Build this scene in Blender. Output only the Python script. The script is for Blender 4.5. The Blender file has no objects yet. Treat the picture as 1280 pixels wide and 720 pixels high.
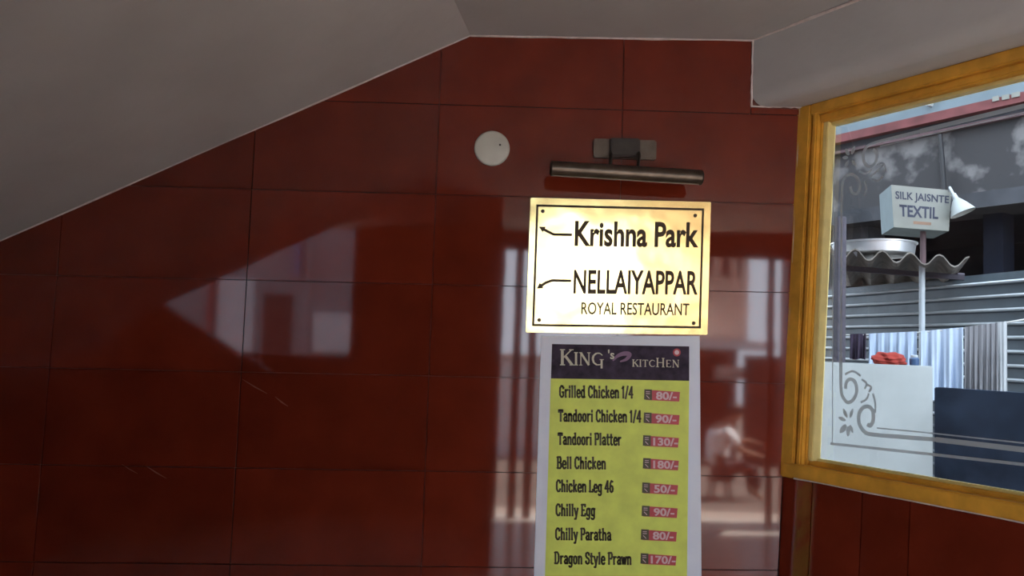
import bpy, bmesh, math, random
from mathutils import Vector, Matrix
random.seed(7)
S = bpy.context.scene
C = S.collection

# ------------------------------------------------------------------ camera
CAM = Vector((0.0, -2.55, 1.5))
YAW, PITCH, ROLL = math.radians(-1.70), math.radians(4.02), math.radians(-2.12)
FPX = 1000.0
def _rot():
    c, s = math.cos, math.sin
    ry = Matrix(((c(ROLL), 0, s(ROLL)), (0, 1, 0), (-s(ROLL), 0, c(ROLL))))
    rx = Matrix(((1, 0, 0), (0, c(PITCH), -s(PITCH)), (0, s(PITCH), c(PITCH))))
    rz = Matrix(((c(YAW), -s(YAW), 0), (s(YAW), c(YAW), 0), (0, 0, 1)))
    return rz @ rx @ ry
ROT = _rot()
cd = bpy.data.cameras.new('camera'); cam = bpy.data.objects.new('camera', cd); C.objects.link(cam)
cd.sensor_width = 36.0; cd.lens = FPX / 1280 * 36.0; cd.clip_start = 0.02; cd.clip_end = 200
right, fwd, up = ROT @ Vector((1, 0, 0)), ROT @ Vector((0, 1, 0)), ROT @ Vector((0, 0, 1))
cm = Matrix.Identity(4)
for i in range(3):
    cm[i][0] = right[i]; cm[i][1] = up[i]; cm[i][2] = -fwd[i]; cm[i][3] = CAM[i]
cam.matrix_world = cm
S.camera = cam

# ------------------------------------------------------------------ world, sun, exposure
S.view_settings.view_transform = 'Standard'; S.view_settings.look = 'None'
S.view_settings.gamma = 1.0; S.view_settings.use_curve_mapping = False
S.view_settings.exposure = 0.90
w = bpy.data.worlds.new('sky'); S.world = w; w.use_nodes = True
w.node_tree.nodes['Background'].inputs[0].default_value = (0.80, 0.91, 1.06, 1)
w.node_tree.nodes['Background'].inputs[1].default_value = 3.6
sd = bpy.data.lights.new('sun', 'SUN'); sd.energy = 36.0; sd.angle = math.radians(0.6); sd.color = (1.0, 0.95, 0.88)
sun = bpy.data.objects.new('sun', sd); C.objects.link(sun)
SUND = Vector((0.56, -0.07, 0.80)).normalized()          # towards the sun
sun.rotation_euler = SUND.to_track_quat('Z', 'Y').to_euler(); sun.location = (4, 4, 12)

# ------------------------------------------------------------------ pixel helpers (1280 x 720 frame)
def ray(x, y): return ROT @ Vector(((x - 640) / FPX, 1.0, -(y - 360) / FPX))
def hit(x, y, p, n):
    d = ray(x, y); return CAM + d * ((p - CAM).dot(n) / d.dot(n))
NB = Vector((0, -1, 0))
def pb(x, y, off=0.0): return hit(x, y, Vector((0, -off, 0)), NB)           # on the back wall, off metres proud
def pk(x, y, k):                                                            # k metres away along the view axis
    return CAM + ray(x, y) * k
_v = ray(13, 442); WD = Vector((-_v.x, -_v.y, 0)).normalized()              # window wall, running towards the camera
CT, CB = pb(1002, 134), pb(979, 596)                                        # corner line of the two walls
CUP = (CT - CB).normalized()
WN = WD.cross(CUP).normalized()
if WN.dot(CAM - CT) < 0: WN = -WN                                           # into the room
def pw(x, y, off=0.0): return hit(x, y, CT + WN * off, WN)                  # on the window wall, off metres proud

# ------------------------------------------------------------------ materials
def mat(name, col, rough=0.6, metal=0.0, ior=1.45, var=0.0, scale=8.0, bump=0.0, bscale=40.0, spec=None, detail=4.0):
    m = bpy.data.materials.new(name); m.use_nodes = True
    nt = m.node_tree; b = nt.nodes['Principled BSDF']
    b.inputs['Base Color'].default_value = (*col, 1); b.inputs['Roughness'].default_value = rough
    b.inputs['Metallic'].default_value = metal; b.inputs['IOR'].default_value = ior
    if spec is not None: b.inputs['Specular IOR Level'].default_value = spec
    if var or bump:
        tc = nt.nodes.new('ShaderNodeTexCoord')
        geo = nt.nodes.new('ShaderNodeNewGeometry')
    if var:
        n = nt.nodes.new('ShaderNodeTexNoise'); n.inputs['Scale'].default_value = scale; n.inputs['Detail'].default_value = detail
        nt.links.new(geo.outputs['Position'], n.inputs['Vector'])
        r = nt.nodes.new('ShaderNodeValToRGB')
        r.color_ramp.elements[0].position = 0.3; r.color_ramp.elements[1].position = 0.7
        r.color_ramp.elements[0].color = (*[c * (1 - var) for c in col], 1)
        r.color_ramp.elements[1].color = (*[min(1, c * (1 + var)) for c in col], 1)
        nt.links.new(n.outputs['Fac'], r.inputs['Fac']); nt.links.new(r.outputs['Color'], b.inputs['Base Color'])
    if bump:
        n2 = nt.nodes.new('ShaderNodeTexNoise'); n2.inputs['Scale'].default_value = bscale
        nt.links.new(geo.outputs['Position'], n2.inputs['Vector'])
        bp = nt.nodes.new('ShaderNodeBump'); bp.inputs['Strength'].default_value = bump; bp.inputs['Distance'].default_value = 0.01
        nt.links.new(n2.outputs['Fac'], bp.inputs['Height']); nt.links.new(bp.outputs['Normal'], b.inputs['Normal'])
    return m
M = {}
M['tile'] = mat('red_glazed_tile', (0.165, 0.023, 0.0105), 0.045, ior=1.62, var=0.16, scale=7.0, bump=0.012, bscale=5.0)
def tile_tone(m):
    nt = m.node_tree; b = nt.nodes['Principled BSDF']; src = b.inputs['Base Color'].links[0].from_socket
    oi = nt.nodes.new('ShaderNodeObjectInfo'); mr = nt.nodes.new('ShaderNodeMapRange'); mr.inputs['To Min'].default_value = 0.84; mr.inputs['To Max'].default_value = 1.12
    hs = nt.nodes.new('ShaderNodeHueSaturation')
    nt.links.new(oi.outputs['Random'], mr.inputs['Value']); nt.links.new(mr.outputs[0], hs.inputs['Value']); nt.links.new(src, hs.inputs['Color']); nt.links.new(hs.outputs[0], b.inputs['Base Color'])
tile_tone(M['tile'])
M['redpaint'] = mat('dark_red_wall_tile', (0.15, 0.028, 0.018), 0.35, var=0.1, scale=2)
M['grout'] = mat('dark_grout', (0.22, 0.085, 0.07), 0.8, var=0.25, scale=30)
M['plaster'] = mat('grey_white_plaster', (0.545, 0.55, 0.54), 0.9, var=0.07, scale=3.0, bump=0.15, bscale=26)
M['bead'] = mat('white_filler', (0.74, 0.66, 0.62), 0.8, var=0.15, scale=40)
M['floor'] = mat('pale_stone_floor', (0.56, 0.50, 0.45), 0.22, var=0.12, scale=5)
M['wood'] = mat('yellow_varnished_wood', (0.74, 0.385, 0.050), 0.38, var=0.20, scale=14, bump=0.05, bscale=60)
M['wood_lit'] = mat('wood_lit_from_outside', (0.82, 0.70, 0.28), 0.45, var=0.10, scale=20)  # frame wood made paler: outdoor light on the beads painted into the colour
M['disc'] = mat('white_plastic', (0.62, 0.63, 0.55), 0.45, var=0.05, scale=20)
M['dark'] = mat('dark_screw', (0.03, 0.025, 0.02), 0.5, var=0.1)
M['bronze'] = mat('aged_bronze', (0.13, 0.105, 0.08), 0.36, 0.85, var=0.25, scale=25)
M['bronze2'] = mat('blackened_bronze', (0.05, 0.042, 0.035), 0.45, 0.6, var=0.25, scale=25)
M['lampglass'] = mat('unlit_tube', (0.55, 0.53, 0.48), 0.2, var=0.03)
M['brass'] = mat('polished_brass', (0.92, 0.74, 0.31), 0.17, 1.0, var=0.06, scale=9, bump=0.38, bscale=6)
M['etch'] = mat('dark_engraving', (0.065, 0.042, 0.018), 0.6, var=0.2, scale=60)
M['paper'] = mat('white_print_paper', (0.82, 0.89, 1.0), 0.5, var=0.03, scale=12, spec=0.3)
M['lime'] = mat('lime_print', (0.76, 0.88, 0.17), 0.5, var=0.10, scale=16, spec=0.25)
M['navy'] = mat('plum_print', (0.042, 0.030, 0.052), 0.5, var=0.6, scale=26, spec=0.15)
M['cream'] = mat('cream_print', (0.62, 0.60, 0.45), 0.4, var=0.05)
M['ink'] = mat('black_print', (0.06, 0.055, 0.02), 0.45, var=0.05)
M['redp'] = mat('crimson_print', (0.50, 0.045, 0.06), 0.4, var=0.08, scale=20)
M['pinkp'] = mat('pink_print', (0.72, 0.50, 0.52), 0.4, var=0.05)
M['mauve'] = mat('mauve_print', (0.24, 0.12, 0.22), 0.4, var=0.1)

# ------------------------------------------------------------------ mesh helpers
def finish(o, label=None, cat=None, group=None, kind=None):
    if label: o['label'] = label
    if cat: o['category'] = cat
    if group: o['group'] = group
    if kind: o['kind'] = kind
    return o
def thing(name, loc, label, cat, group=None, kind=None):
    o = bpy.data.objects.new(name, None); C.objects.link(o); o.location = loc; o.empty_display_size = 0.05
    return finish(o, label, cat, group, kind)
class MB:
    """collects polygons in world space, builds one mesh object"""
    def __init__(self): self.v = []; self.f = []
    def add(self, vs, fs):
        n = len(self.v); self.v += [Vector(a) for a in vs]; self.f += [tuple(i + n for i in f) for f in fs]; return self
    def poly(self, vs): return self.add(vs, [tuple(range(len(vs)))])
    def prism(self, vs, d):
        n = len(vs); a = [Vector(p) for p in vs]; b = [p + Vector(d) for p in a]
        fs = [tuple(range(n)), tuple(reversed(range(n, 2 * n)))]
        fs += [(i, i + n, (i + 1) % n + n, (i + 1) % n) for i in range(n)]
        return self.add(a + b, fs)
    def box(self, lo, hi):
        x0, y0, z0 = lo; x1, y1, z1 = hi
        return self.prism([(x0, y0, z0), (x1, y0, z0), (x1, y1, z0), (x0, y1, z0)], (0, 0, z1 - z0))
    def tube(self, pts, r, n=10, cap=True, closed=False):
        pts = [Vector(p) for p in pts]; rings = []
        rr = r if isinstance(r, (list, tuple)) else [r] * len(pts)
        t0 = (pts[1] - pts[0]).normalized()
        a = t0.orthogonal().normalized()
        base = len(self.v)
        for i, p in enumerate(pts):
            t = (pts[min(i + 1, len(pts) - 1)] - pts[max(i - 1, 0)]).normalized()
            a = (a - t * a.dot(t)).normalized(); b = t.cross(a)
            for k in range(n):
                q = 2 * math.pi * k / n
                self.v.append(p + (a * math.cos(q) + b * math.sin(q)) * rr[i])
        for i in range(len(pts) - 1):
            for k in range(n):
                k2 = (k + 1) % n
                self.f.append((base + i * n + k, base + i * n + k2, base + (i + 1) * n + k2, base + (i + 1) * n + k))
        if cap:
            self.f.append(tuple(base + k for k in reversed(range(n))))
            self.f.append(tuple(base + (len(pts) - 1) * n + k for k in range(n)))
        return self
    def lathe(self, c, axis, prof, n=32):
        axis = Vector(axis).normalized(); a = axis.orthogonal().normalized(); b = axis.cross(a)
        base = len(self.v); c = Vector(c)
        for (r, h) in prof:
            for k in range(n):
                q = 2 * math.pi * k / n
                self.v.append(c + axis * h + (a * math.cos(q) + b * math.sin(q)) * max(r, 1e-5))
        for i in range(len(prof) - 1):
            for k in range(n):
                k2 = (k + 1) % n
                self.f.append((base + i * n + k, base + i * n + k2, base + (i + 1) * n + k2, base + (i + 1) * n + k))
        return self
    def ribbon(self, pts, wid, nrm):
        pts = [Vector(p) for p in pts]; nrm = Vector(nrm); base = len(self.v); m = len(pts)
        ww = wid if isinstance(wid, (list, tuple)) else [wid] * m
        for i, p in enumerate(pts):
            t = (pts[min(i + 1, m - 1)] - pts[max(i - 1, 0)]).normalized(); s = nrm.cross(t).normalized()
            self.v += [p + s * ww[i] / 2, p - s * ww[i] / 2]
        for i in range(m - 1): self.f.append((base + 2 * i, base + 2 * i + 1, base + 2 * i + 3, base + 2 * i + 2))
        return self
    def build(self, name, m, parent=None, bevel=0.0, smooth=False, sub=0, **kw):
        me = bpy.data.meshes.new(name)
        vs = self.v
        if parent is not None:
            org = parent_world(parent)
        else:
            xs = [p.x for p in vs]; ys = [p.y for p in vs]; zs = [p.z for p in vs]
            org = Vector(((min(xs) + max(xs)) / 2, (min(ys) + max(ys)) / 2, min(zs)))
        me.from_pydata([p - org for p in vs], [], self.f)
        bm = bmesh.new(); bm.from_mesh(me); bmesh.ops.recalc_face_normals(bm, faces=bm.faces)
        if bevel:
            es = [e for e in bm.edges if len(e.link_faces) == 2 and e.calc_face_angle(0) > 0.5]
            bmesh.ops.bevel(bm, geom=es, offset=bevel, segments=2, affect='EDGES', clamp_overlap=True)
        if smooth:
            for f in bm.faces: f.smooth = True
            for e in bm.edges:
                if len(e.link_faces) == 2 and e.calc_face_angle(0) > 0.7: e.smooth = False
        bm.to_mesh(me); bm.free()
        o = bpy.data.objects.new(name, me); C.objects.link(o); me.materials.append(M[m] if isinstance(m, str) else m)
        if parent is not None: o.parent = parent
        else: o.location = org
        return finish(o, **kw)
def parent_world(p):
    l = Vector((0, 0, 0))
    while p is not None: l = l + p.location; p = p.parent
    return l
def clip(poly, p, n):
    """keep the part of a polygon where (q-p).n >= 0"""
    out = []
    for i in range(len(poly)):
        a, b = poly[i], poly[(i + 1) % len(poly)]
        da, db = (a - p).dot(n), (b - p).dot(n)
        if da >= 0: out.append(a)
        if (da > 0 > db) or (da < 0 < db): out.append(a + (b - a) * (da / (da - db)))
    return out
def area(poly):
    s = Vector((0, 0, 0))
    for i in range(1, len(poly) - 1): s += (poly[i] - poly[0]).cross(poly[i + 1] - poly[0])
    return s.length / 2
def inset(poly, d, n):
    """move every side of a convex polygon inwards by d"""
    out = list(poly); c = sum(poly, Vector((0, 0, 0))) / len(poly)
    for i in range(len(poly)):
        a, b = poly[i], poly[(i + 1) % len(poly)]
        if (b - a).length < 1e-6: continue
        s = n.cross(b - a).normalized()
        if s.dot(c - a) < 0: s = -s
        out = clip(out, a + s * d, s)
        if len(out) < 3: return []
    r = [out[0]]
    for q in out[1:]:
        if (q - r[-1]).length > 1e-5: r.append(q)
    return r
def bil(q, u, v):
    """quad corners: bottom-left, bottom-right, top-right, top-left"""
    return (q[0] * (1 - u) + q[1] * u) * (1 - v) + (q[3] * (1 - u) + q[2] * u) * v
def text_mb(txt, q, bold=0.0, slant=0.0, thick=0.0, squash=False, shear=0.0):
    cu = bpy.data.curves.new('lettering', 'FONT'); cu.body = txt; cu.offset = bold; cu.shear = shear
    cu.resolution_u = 3
    o = bpy.data.objects.new('lettering', cu); C.objects.link(o)
    bpy.context.view_layer.update()
    dg = bpy.context.evaluated_depsgraph_get()
    me = bpy.data.meshes.new_from_object(o.evaluated_get(dg))
    bpy.data.objects.remove(o); bpy.data.curves.remove(cu)
    xs = [v.co.x for v in me.vertices]; ys = [v.co.y for v in me.vertices]
    x0, x1, y0, y1 = min(xs), max(xs), min(ys), max(ys)
    mb = MB()
    mb.add([bil(q, (v.co.x - x0) / (x1 - x0), (v.co.y - y0) / (y1 - y0)) for v in me.vertices], [tuple(p.vertices) for p in me.polygons])
    bpy.data.meshes.remove(me)
    return mb
def pquad(x0, y0, x1, y1, off, P=pb, sl=0.0, sk=0.0):
    """pixel box to a quad on a wall; sl = slope of the baseline, sk = lean of the sides (pixels per pixel)"""
    h = y1 - y0
    return [P(x0 - sk * h, y1, off), P(x1 - sk * h, y1 + sl * (x1 - x0), off), P(x1, y0 + sl * (x1 - x0), off), P(x0, y0, off)]

# ------------------------------------------------------------------ room: back wall with its tiles
L0, L1 = pb(0, 301), pb(588, 44.5)            # line of the stair soffit on the back wall
R1 = pb(941, 50.5)                            # ceiling line ends at the beam
B1 = pb(939, 133)
XL = -2.75                                    # left wall
LF = 4.45                                     # depth of the lobby
ZS = L0.z + (L0.z - L1.z) / (L0.x - L1.x) * (XL - L0.x)
TT = 0.012                                    # tile thickness
wb = MB()
wb.prism([Vector((XL - 0.2, TT, 0)), Vector((CB.x - (CT.x - CB.x) * 1.0, TT, 0)), Vector((CT.x+.004, TT, CT.z)), Vector((CT.x + .04, TT, 2.72)), Vector((XL - 0.2, TT, 2.72))], (0, 0.16, 0))
wall_back = wb.build('wall_back', 'grout', label='back wall clad in dark red glazed tiles under the stair soffit', cat='wall', kind='structure')
vx = [(-167 + 4, 300, -167 - 36, 700), (75, 300, 42, 700), (317, 200, 288, 700), (552, 60, 527, 700), (780, 60, 765, 700), (1021, 140, 1000, 700)]
hy = [(300, 9, 960, 31), (300, 123, 960, 143), (300, 236, 960, 254.5), (310, 350, 990, 366), (305, 465, 960, 479), (300, 585, 960, 596), (300, 705.5, 960, 713), (300, 826, 960, 831), (300, 947, 960, 950), (300, 1069, 960, 1070)]
def lx(v, l):                                 # crossing of a column line and a row line, in pixels
    x1, y1, x2, y2 = v; x3, y3, x4, y4 = l
    d = (x1 - x2) * (y3 - y4) - (y1 - y2) * (x3 - x4)
    a = x1 * y2 - y1 * x2; b = x3 * y4 - y3 * x4
    return ((a * (x3 - x4) - (x1 - x2) * b) / d, (a * (y3 - y4) - (y1 - y2) * b) / d)
sn = Vector((L1.z - L0.z, 0, -(L1.x - L0.x))).normalized()      # below the soffit line
def tile(poly, parent, n, gap=0.0013, depth=TT, jit=0.00022, m='tile'):
    poly = inset(poly, gap, n)
    if len(poly) < 3 or area(poly) < 2e-4: return
    j = [random.uniform(-jit, jit) for _ in range(3)]
    c = sum(poly, Vector((0, 0, 0))) / len(poly)
    ax = n.cross(Vector((0, 0, 1))).normalized(); ay = Vector((0, 0, 1))
    top = [q + n * (j[0] + j[1] * (q - c).dot(ax) / 0.3 + j[2] * (q - c).dot(ay) / 0.15) for q in poly]
    k = len(poly)
    mb = MB(); mb.add([q - n * depth for q in poly] + top,
                      [tuple(range(k, 2 * k))] + [(i, (i + 1) % k, k + (i + 1) % k, k + i) for i in range(k)])
    return mb.build('tile', m, parent, bevel=0.0009)
cornn = (CT - CB); cornn = Vector((-cornn.z, 0, cornn.x)).normalized()
if cornn.x > 0: cornn = -cornn
for r in range(len(hy) - 1):
    for c in range(len(vx) - 1):
        q = [pb(*lx(vx[c], hy[r + 1])), pb(*lx(vx[c + 1], hy[r + 1])), pb(*lx(vx[c + 1], hy[r])), pb(*lx(vx[c], hy[r]))]
        q = clip(q, L0 + sn * 0.002, sn)
        if len(q) >= 3: q = clip(q, R1 - Vector((0, 0, 0.002)), Vector((L1.z - R1.z, 0, R1.x - L1.x)).normalized() * -1)
        if len(q) >= 3: q = clip(q, CT + cornn * 0.001, cornn)
        if len(q) >= 3: q = clip(q, Vector((0, 0, 0.004)), Vector((0, 0, 1)))
        if len(q) < 3: continue
        if r == 0 and c == len(vx) - 2:
            a = clip(q, Vector((B1.x - 0.002, 0, 0)), Vector((-1, 0, 0))); tile(a, wall_back, NB)
            b = clip(clip(q, Vector((B1.x, 0, 0)), Vector((1, 0, 0))), B1 - Vector((0, 0, 0.002)), Vector((0, 0, -1)))
            if len(b) >= 3: tile(b, wall_back, NB)
        else:
            tile(q, wall_back, NB)

# ------------------------------------------------------------------ ceiling, stair soffit, beam, filler lines
cn = (R1 - L1).cross(Vector((0, -1, 0))).normalized()
def pc(x, y): return hit(x, y, L1, cn)
K1 = pc(567.5, 0); kd = (K1 - L1) / (L1.y - K1.y)                # crease of ceiling and soffit, per metre towards the room
SD = 2.72                                                        # width of the stair flight
def cz(x, y): return L1.z - (cn.x * (x - L1.x) + cn.y * (y - L1.y)) / cn.z
def cpt(x, y, d=0.0): return Vector((x, y, cz(x, y) + d))
e1 = L1 + kd * SD
XR = 3.9
mc = MB()
out = [cpt(L1.x, 0.0), cpt(R1.x + 0.25, 0.0), cpt(XR, -LF), cpt(XL - 0.2, -LF), cpt(XL - 0.2, -SD), cpt(e1.x, -SD)]
mc.prism(out, (0, 0, 0.12))
mc.build('ceiling', 'plaster', label='flat grey plaster ceiling above the brass sign', cat='ceiling', kind='structure')
ms = MB()
Lw = Vector((XL - 0.2, 0, ZS - 0.2 * (L1.z - L0.z) / (L1.x - L0.x)))
Lf = Lw + (e1 - L1)
ms.prism([L1, e1, Lf, Lw], sn * -0.16)
ms.build('stair_soffit', 'plaster', label='sloping grey underside of the staircase at the left', cat='ceiling', kind='structure')
mst = MB()
mst.prism([e1, Lf, Vector((Lf.x, e1.y, cz(Lf.x, e1.y) + .05)), Vector((e1.x, e1.y, cz(e1.x, e1.y) + .05))], (0, 0.08, 0))
mst.build('stair_string', 'plaster', label='plastered side of the stair flight above the sloping soffit', cat='stair', kind='structure')
mb_ = MB()
bl = 4.6
C1 = CT.copy()
rad = 0.05; arc = []
for i in range(7):
    q = math.pi / 2 * i / 6; arc.append(Vector((B1.x + rad - rad * math.cos(q), 0, B1.z + rad - rad * math.sin(q))))
arc[-1].z = B1.z
mb_.prism([R1] + [B1.lerp(R1, 0.0)] * 0 + arc + [C1, Vector((C1.x + 0.02, 0, R1.z + 0.02)), Vector((R1.x, 0, R1.z + 0.02))], WD * bl)
beam = mb_.build('ceiling_beam', 'plaster', smooth=True, label='grey plastered beam running above the yellow window frame', cat='beam', kind='structure')
def filler(a, b, name, w=0.007, lab=''):
    m = MB(); n = 14; pts = []
    for i in range(n + 1):
        p = a + (b - a) * i / n; pts.append(p + Vector((random.uniform(-1, 1), 0, random.uniform(-1, 1))) * 0.0012)
    m.tube([p + Vector((0, -0.001, 0)) for p in pts], [w * random.uniform(0.35, 0.6) for _ in pts], 6)
    return m.build(name, 'bead', smooth=True, label=lab, cat='trim', kind='structure')
filler(Vector((XL, 0, ZS)) , L1, 'trim_1', 0.006, 'thin pale filler line along the sloping soffit')
filler(L1, R1, 'trim_2', 0.009, 'thin pale filler line along the flat ceiling edge')
filler(R1, B1, 'trim_3', 0.008, 'short upright filler line at the end of the beam')
filler(B1, CT, 'trim_4', 0.007, 'short level filler line under the end of the beam')
filler(R1, R1 + WD * 1.6, 'trim_5', 0.010, 'pale filler line where beam meets flat ceiling')

# ------------------------------------------------------------------ window wall, tiles below the window
U = 1.25                                      # width of the window along the wall
def wuv(u, z, off=0.0):                       # point of the window wall: u metres from the corner, height z
    p = CB + CUP * ((z - CB.z) / CUP.z) + WD * u; return p + WN * off
ZT, ZB = pw(1003, 134).z, pw(985, 596.5).z
wl = MB()
wl.prism([wuv(-0.06, 0, -TT), wuv(4.8, 0, -TT), wuv(4.8, ZB, -TT), wuv(-0.06, ZB, -TT)], WN * -0.16)
wl.prism([wuv(U, ZB, -TT), wuv(4.8, ZB, -TT), wuv(4.8, 2.7, -TT), wuv(U, 2.7, -TT)], WN * -0.16)
wl.prism([wuv(0, ZT, -TT), wuv(U, ZT, -TT), wuv(U, 2.7, -TT), wuv(0, 2.7, -TT)], WN * -0.16)
wall_right = wl.build('wall_right', 'grout', label='window wall with red tiles below the yellow window frame', cat='wall', kind='structure')
def ucoord(p): return (p - CB).dot(WD)
us = [0.0, ucoord(pw(1014, 650)), ucoord(pw(1077, 650)), ucoord(pw(1137, 650))]
du = us[3] - us[2]
while us[-1] < 1.9: us.append(us[-1] + 0.3)
for i in range(len(us) - 1):
    for (z0, z1) in ((ZB - 0.6, ZB - 0.001), (0.004, ZB - 0.6)):
        tile([wuv(us[i], z0), wuv(us[i + 1], z0), wuv(us[i + 1], z1), wuv(us[i], z1)], wall_right, WN)

filler(CB + CUP * 0.02 + Vector((-.003, 0, 0)), CT + Vector((-.003, 0, 0)), 'trim_6', 0.009, 'pale upright filler line between tiles and window frame')
filler(wuv(0.04, ZB + .001), wuv(U, ZB + .001), 'trim_7', 0.006, 'pale filler line under the window frame')
M['streak'] = mat('dull_streak', (0.20, 0.075, 0.055), 0.6, var=0.2)  # thin diagonal streaks, paler and duller than the tiles
for (xa_, ya_, xb2, yb2, wd_) in ((303, 474, 334, 492, .004), (344, 496, 360, 508, .0045), (152, 580, 172, 592, .003), (182, 582, 208, 598, .004)):
    MB().ribbon([pb(xa_, ya_, .0005), pb((xa_ + xb2) / 2, (ya_ + yb2) / 2 + .6, .0005), pb(xb2, yb2, .0005)], [wd_ * .3, wd_, wd_ * .3], NB).build('tile_streak', 'streak', wall_back)
# ------------------------------------------------------------------ window: frame, beads, pane, etched ornament
win = thing('window_1', wuv(U / 2, ZB), 'large yellow wooden framed window with etched glass beside the red wall', 'window', kind='structure')
gl_off = -0.055                               # glass plane
fw = 0.062                                    # face width of the frame
def fbar(name, u0, u1, z0, z1, o0, o1, m='wood', bev=0.004):
    MB().prism([wuv(u0, z0, o0), wuv(u1, z0, o0), wuv(u1, z1, o0), wuv(u0, z1, o0)], WN * (o1 - o0)).build(name, m, win, bevel=bev)
# outer casing
fbar('stile', -0.012, 0.040, ZB, ZT, -0.062, 0.008)
fbar('stile', 0.040, 0.047, ZB, ZT, -0.062, -0.006, bev=0.0)
fbar('stile', 0.047, 0.066, ZB, ZT, -0.062, 0.005, bev=0.005)
fbar('stile', 0.066, 0.072, ZB, ZT, -0.062, -0.014, bev=0.0)
fbar('stile', U - 0.07, U, ZB, ZT, -0.10, 0.006)
fbar('top_rail', 0.040, U - 0.07, ZT - 0.038, ZT, -0.062, 0.007)
fbar('top_rail', 0.066, U - 0.07, ZT - 0.062, ZT - 0.038, -0.062, -0.008)
fbar('bottom_rail', -0.002, U, ZB + 0.004, ZB + 0.046, -0.062, 0.012)
fbar('bottom_rail', 0.066, U - 0.07, ZB + 0.046, ZB + 0.060, -0.062, -0.028)
# glazing beads
fbar('glazing_bead', 0.072, 0.090, ZB + 0.060, ZT - 0.062, gl_off - 0.006, -0.020, 'wood_lit', 0.002)
fbar('glazing_bead', 0.092, U - 0.07, ZT - 0.072, ZT - 0.062, gl_off - 0.006, -0.032, 'wood_lit', 0.002)
fbar('glazing_bead', 0.092, U - 0.07, ZB + 0.060, ZB + 0.068, gl_off - 0.006, -0.040, 'wood_lit', 0.002)
# pane
def glassmat():
    m = bpy.data.materials.new('window_glass'); m.use_nodes = True; nt = m.node_tree
    for n in list(nt.nodes): nt.nodes.remove(n)
    o = nt.nodes.new('ShaderNodeOutputMaterial'); mx = nt.nodes.new('ShaderNodeMixShader')
    fr = nt.nodes.new('ShaderNodeFresnel'); fr.inputs['IOR'].default_value = 1.5
    tr = nt.nodes.new('ShaderNodeBsdfTransparent'); tr.inputs[0].default_value = (0.93, 0.96, 0.97, 1)
    gs = nt.nodes.new('ShaderNodeBsdfGlossy'); gs.inputs['Roughness'].default_value = 0.02
    nt.links.new(fr.outputs[0], mx.inputs[0]); nt.links.new(tr.outputs[0], mx.inputs[1]); nt.links.new(gs.outputs[0], mx.inputs[2])
    nt.links.new(mx.outputs[0], o.inputs[0]); return m
M['glass'] = glassmat()
MB().poly([wuv(0.085, ZB + 0.062, gl_off), wuv(U - 0.072, ZB + 0.062, gl_off), wuv(U - 0.072, ZT - 0.064, gl_off), wuv(0.085, ZT - 0.064, gl_off)]).build('pane', 'glass', win)
def frostmat():
    m = bpy.data.materials.new('etched_frost'); m.use_nodes = True; nt = m.node_tree
    for n in list(nt.nodes): nt.nodes.remove(n)
    o = nt.nodes.new('ShaderNodeOutputMaterial'); mx = nt.nodes.new('ShaderNodeMixShader'); mx.inputs[0].default_value = 0.80
    tr = nt.nodes.new('ShaderNodeBsdfTransparent')
    ad = nt.nodes.new('ShaderNodeMixShader'); ad.inputs[0].default_value = 0.55
    df = nt.nodes.new('ShaderNodeBsdfDiffuse'); df.inputs[0].default_value = (0.66, 0.72, 0.74, 1)
    tl = nt.nodes.new('ShaderNodeBsdfTranslucent'); tl.inputs[0].default_value = (0.66, 0.72, 0.74, 1)
    nt.links.new(df.outputs[0], ad.inputs[1]); nt.links.new(tl.outputs[0], ad.inputs[2])
    nt.links.new(tr.outputs[0], mx.inputs[1]); nt.links.new(ad.outputs[0], mx.inputs[2]); nt.links.new(mx.outputs[0], o.inputs[0]); return m
M['frost'] = frostmat()
GO = gl_off + 0.0015
def pg(x, y): return pw(x, y, GO)
def smooth(pts, n=6):
    out = []
    P = [Vector((a, b, 0)) for a, b in pts]
    for i in range(len(P) - 1):
        p0, p1, p2, p3 = P[max(i - 1, 0)], P[i], P[i + 1], P[min(i + 2, len(P) - 1)]
        for k in range(n):
            t = k / n
            q = 0.5 * ((2 * p1) + (p2 - p0) * t + (2 * p0 - 5 * p1 + 4 * p2 - p3) * t * t + (3 * p1 - p0 - 3 * p2 + p3) * t ** 3)
            out.append((q.x, q.y))
    out.append(pts[-1]); return out
def stroke(name, pts, wid, curve=True, par=None):
    pts = smooth(pts) if curve else pts
    MB().ribbon([pg(*p) for p in pts], wid, WN).build(name, 'frost', par or win)
def extend(x0, y0, x1, y1, x): return (x, y0 + (y1 - y0) / (x1 - x0) * (x - x0))
# lower corner
stroke('etched_scroll', [(1051, 440), (1051, 470), (1051.5, 488), (1054, 497), (1060, 503), (1067, 499), (1071, 489), (1069, 478), (1063, 474), (1058, 478), (1057, 486)], 0.011)
stroke('etched_scroll', [(1170, 549.5), (1130, 546.5), (1090, 543), (1080, 539), (1074, 529), (1074, 517), (1079, 509.5), (1086, 508.5), (1091, 514), (1091.5, 525), (1088, 532), (1084, 530)], 0.012)
stroke('etched_line', [(1170, 549.5), (1560, 594.5)], 0.014, False)
stroke('etched_line', [(1038, 554.5), (1165, 568), (1560, 611.5)], 0.008, False)
stroke('etched_line', [(1096, 535), (1165, 541.5), (1560, 584)], 0.004, False)
stroke('etched_line', [(1040.5, 554), (1041.5, 185)], 0.0035, False)
def petal(cx, cy, ex, ey, wd):
    n = 7; a = Vector((cx, cy)); b = Vector((ex, ey)); pts = [a + (b - a) * i / n for i in range(n + 1)]
    ws = [1.08 * wd * math.sin(math.pi * (0.12 + 0.8 * i / n)) for i in range(n + 1)]
    MB().ribbon([pg(p.x, p.y) for p in pts], ws, WN).build('etched_leaf', 'frost', win)
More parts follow.
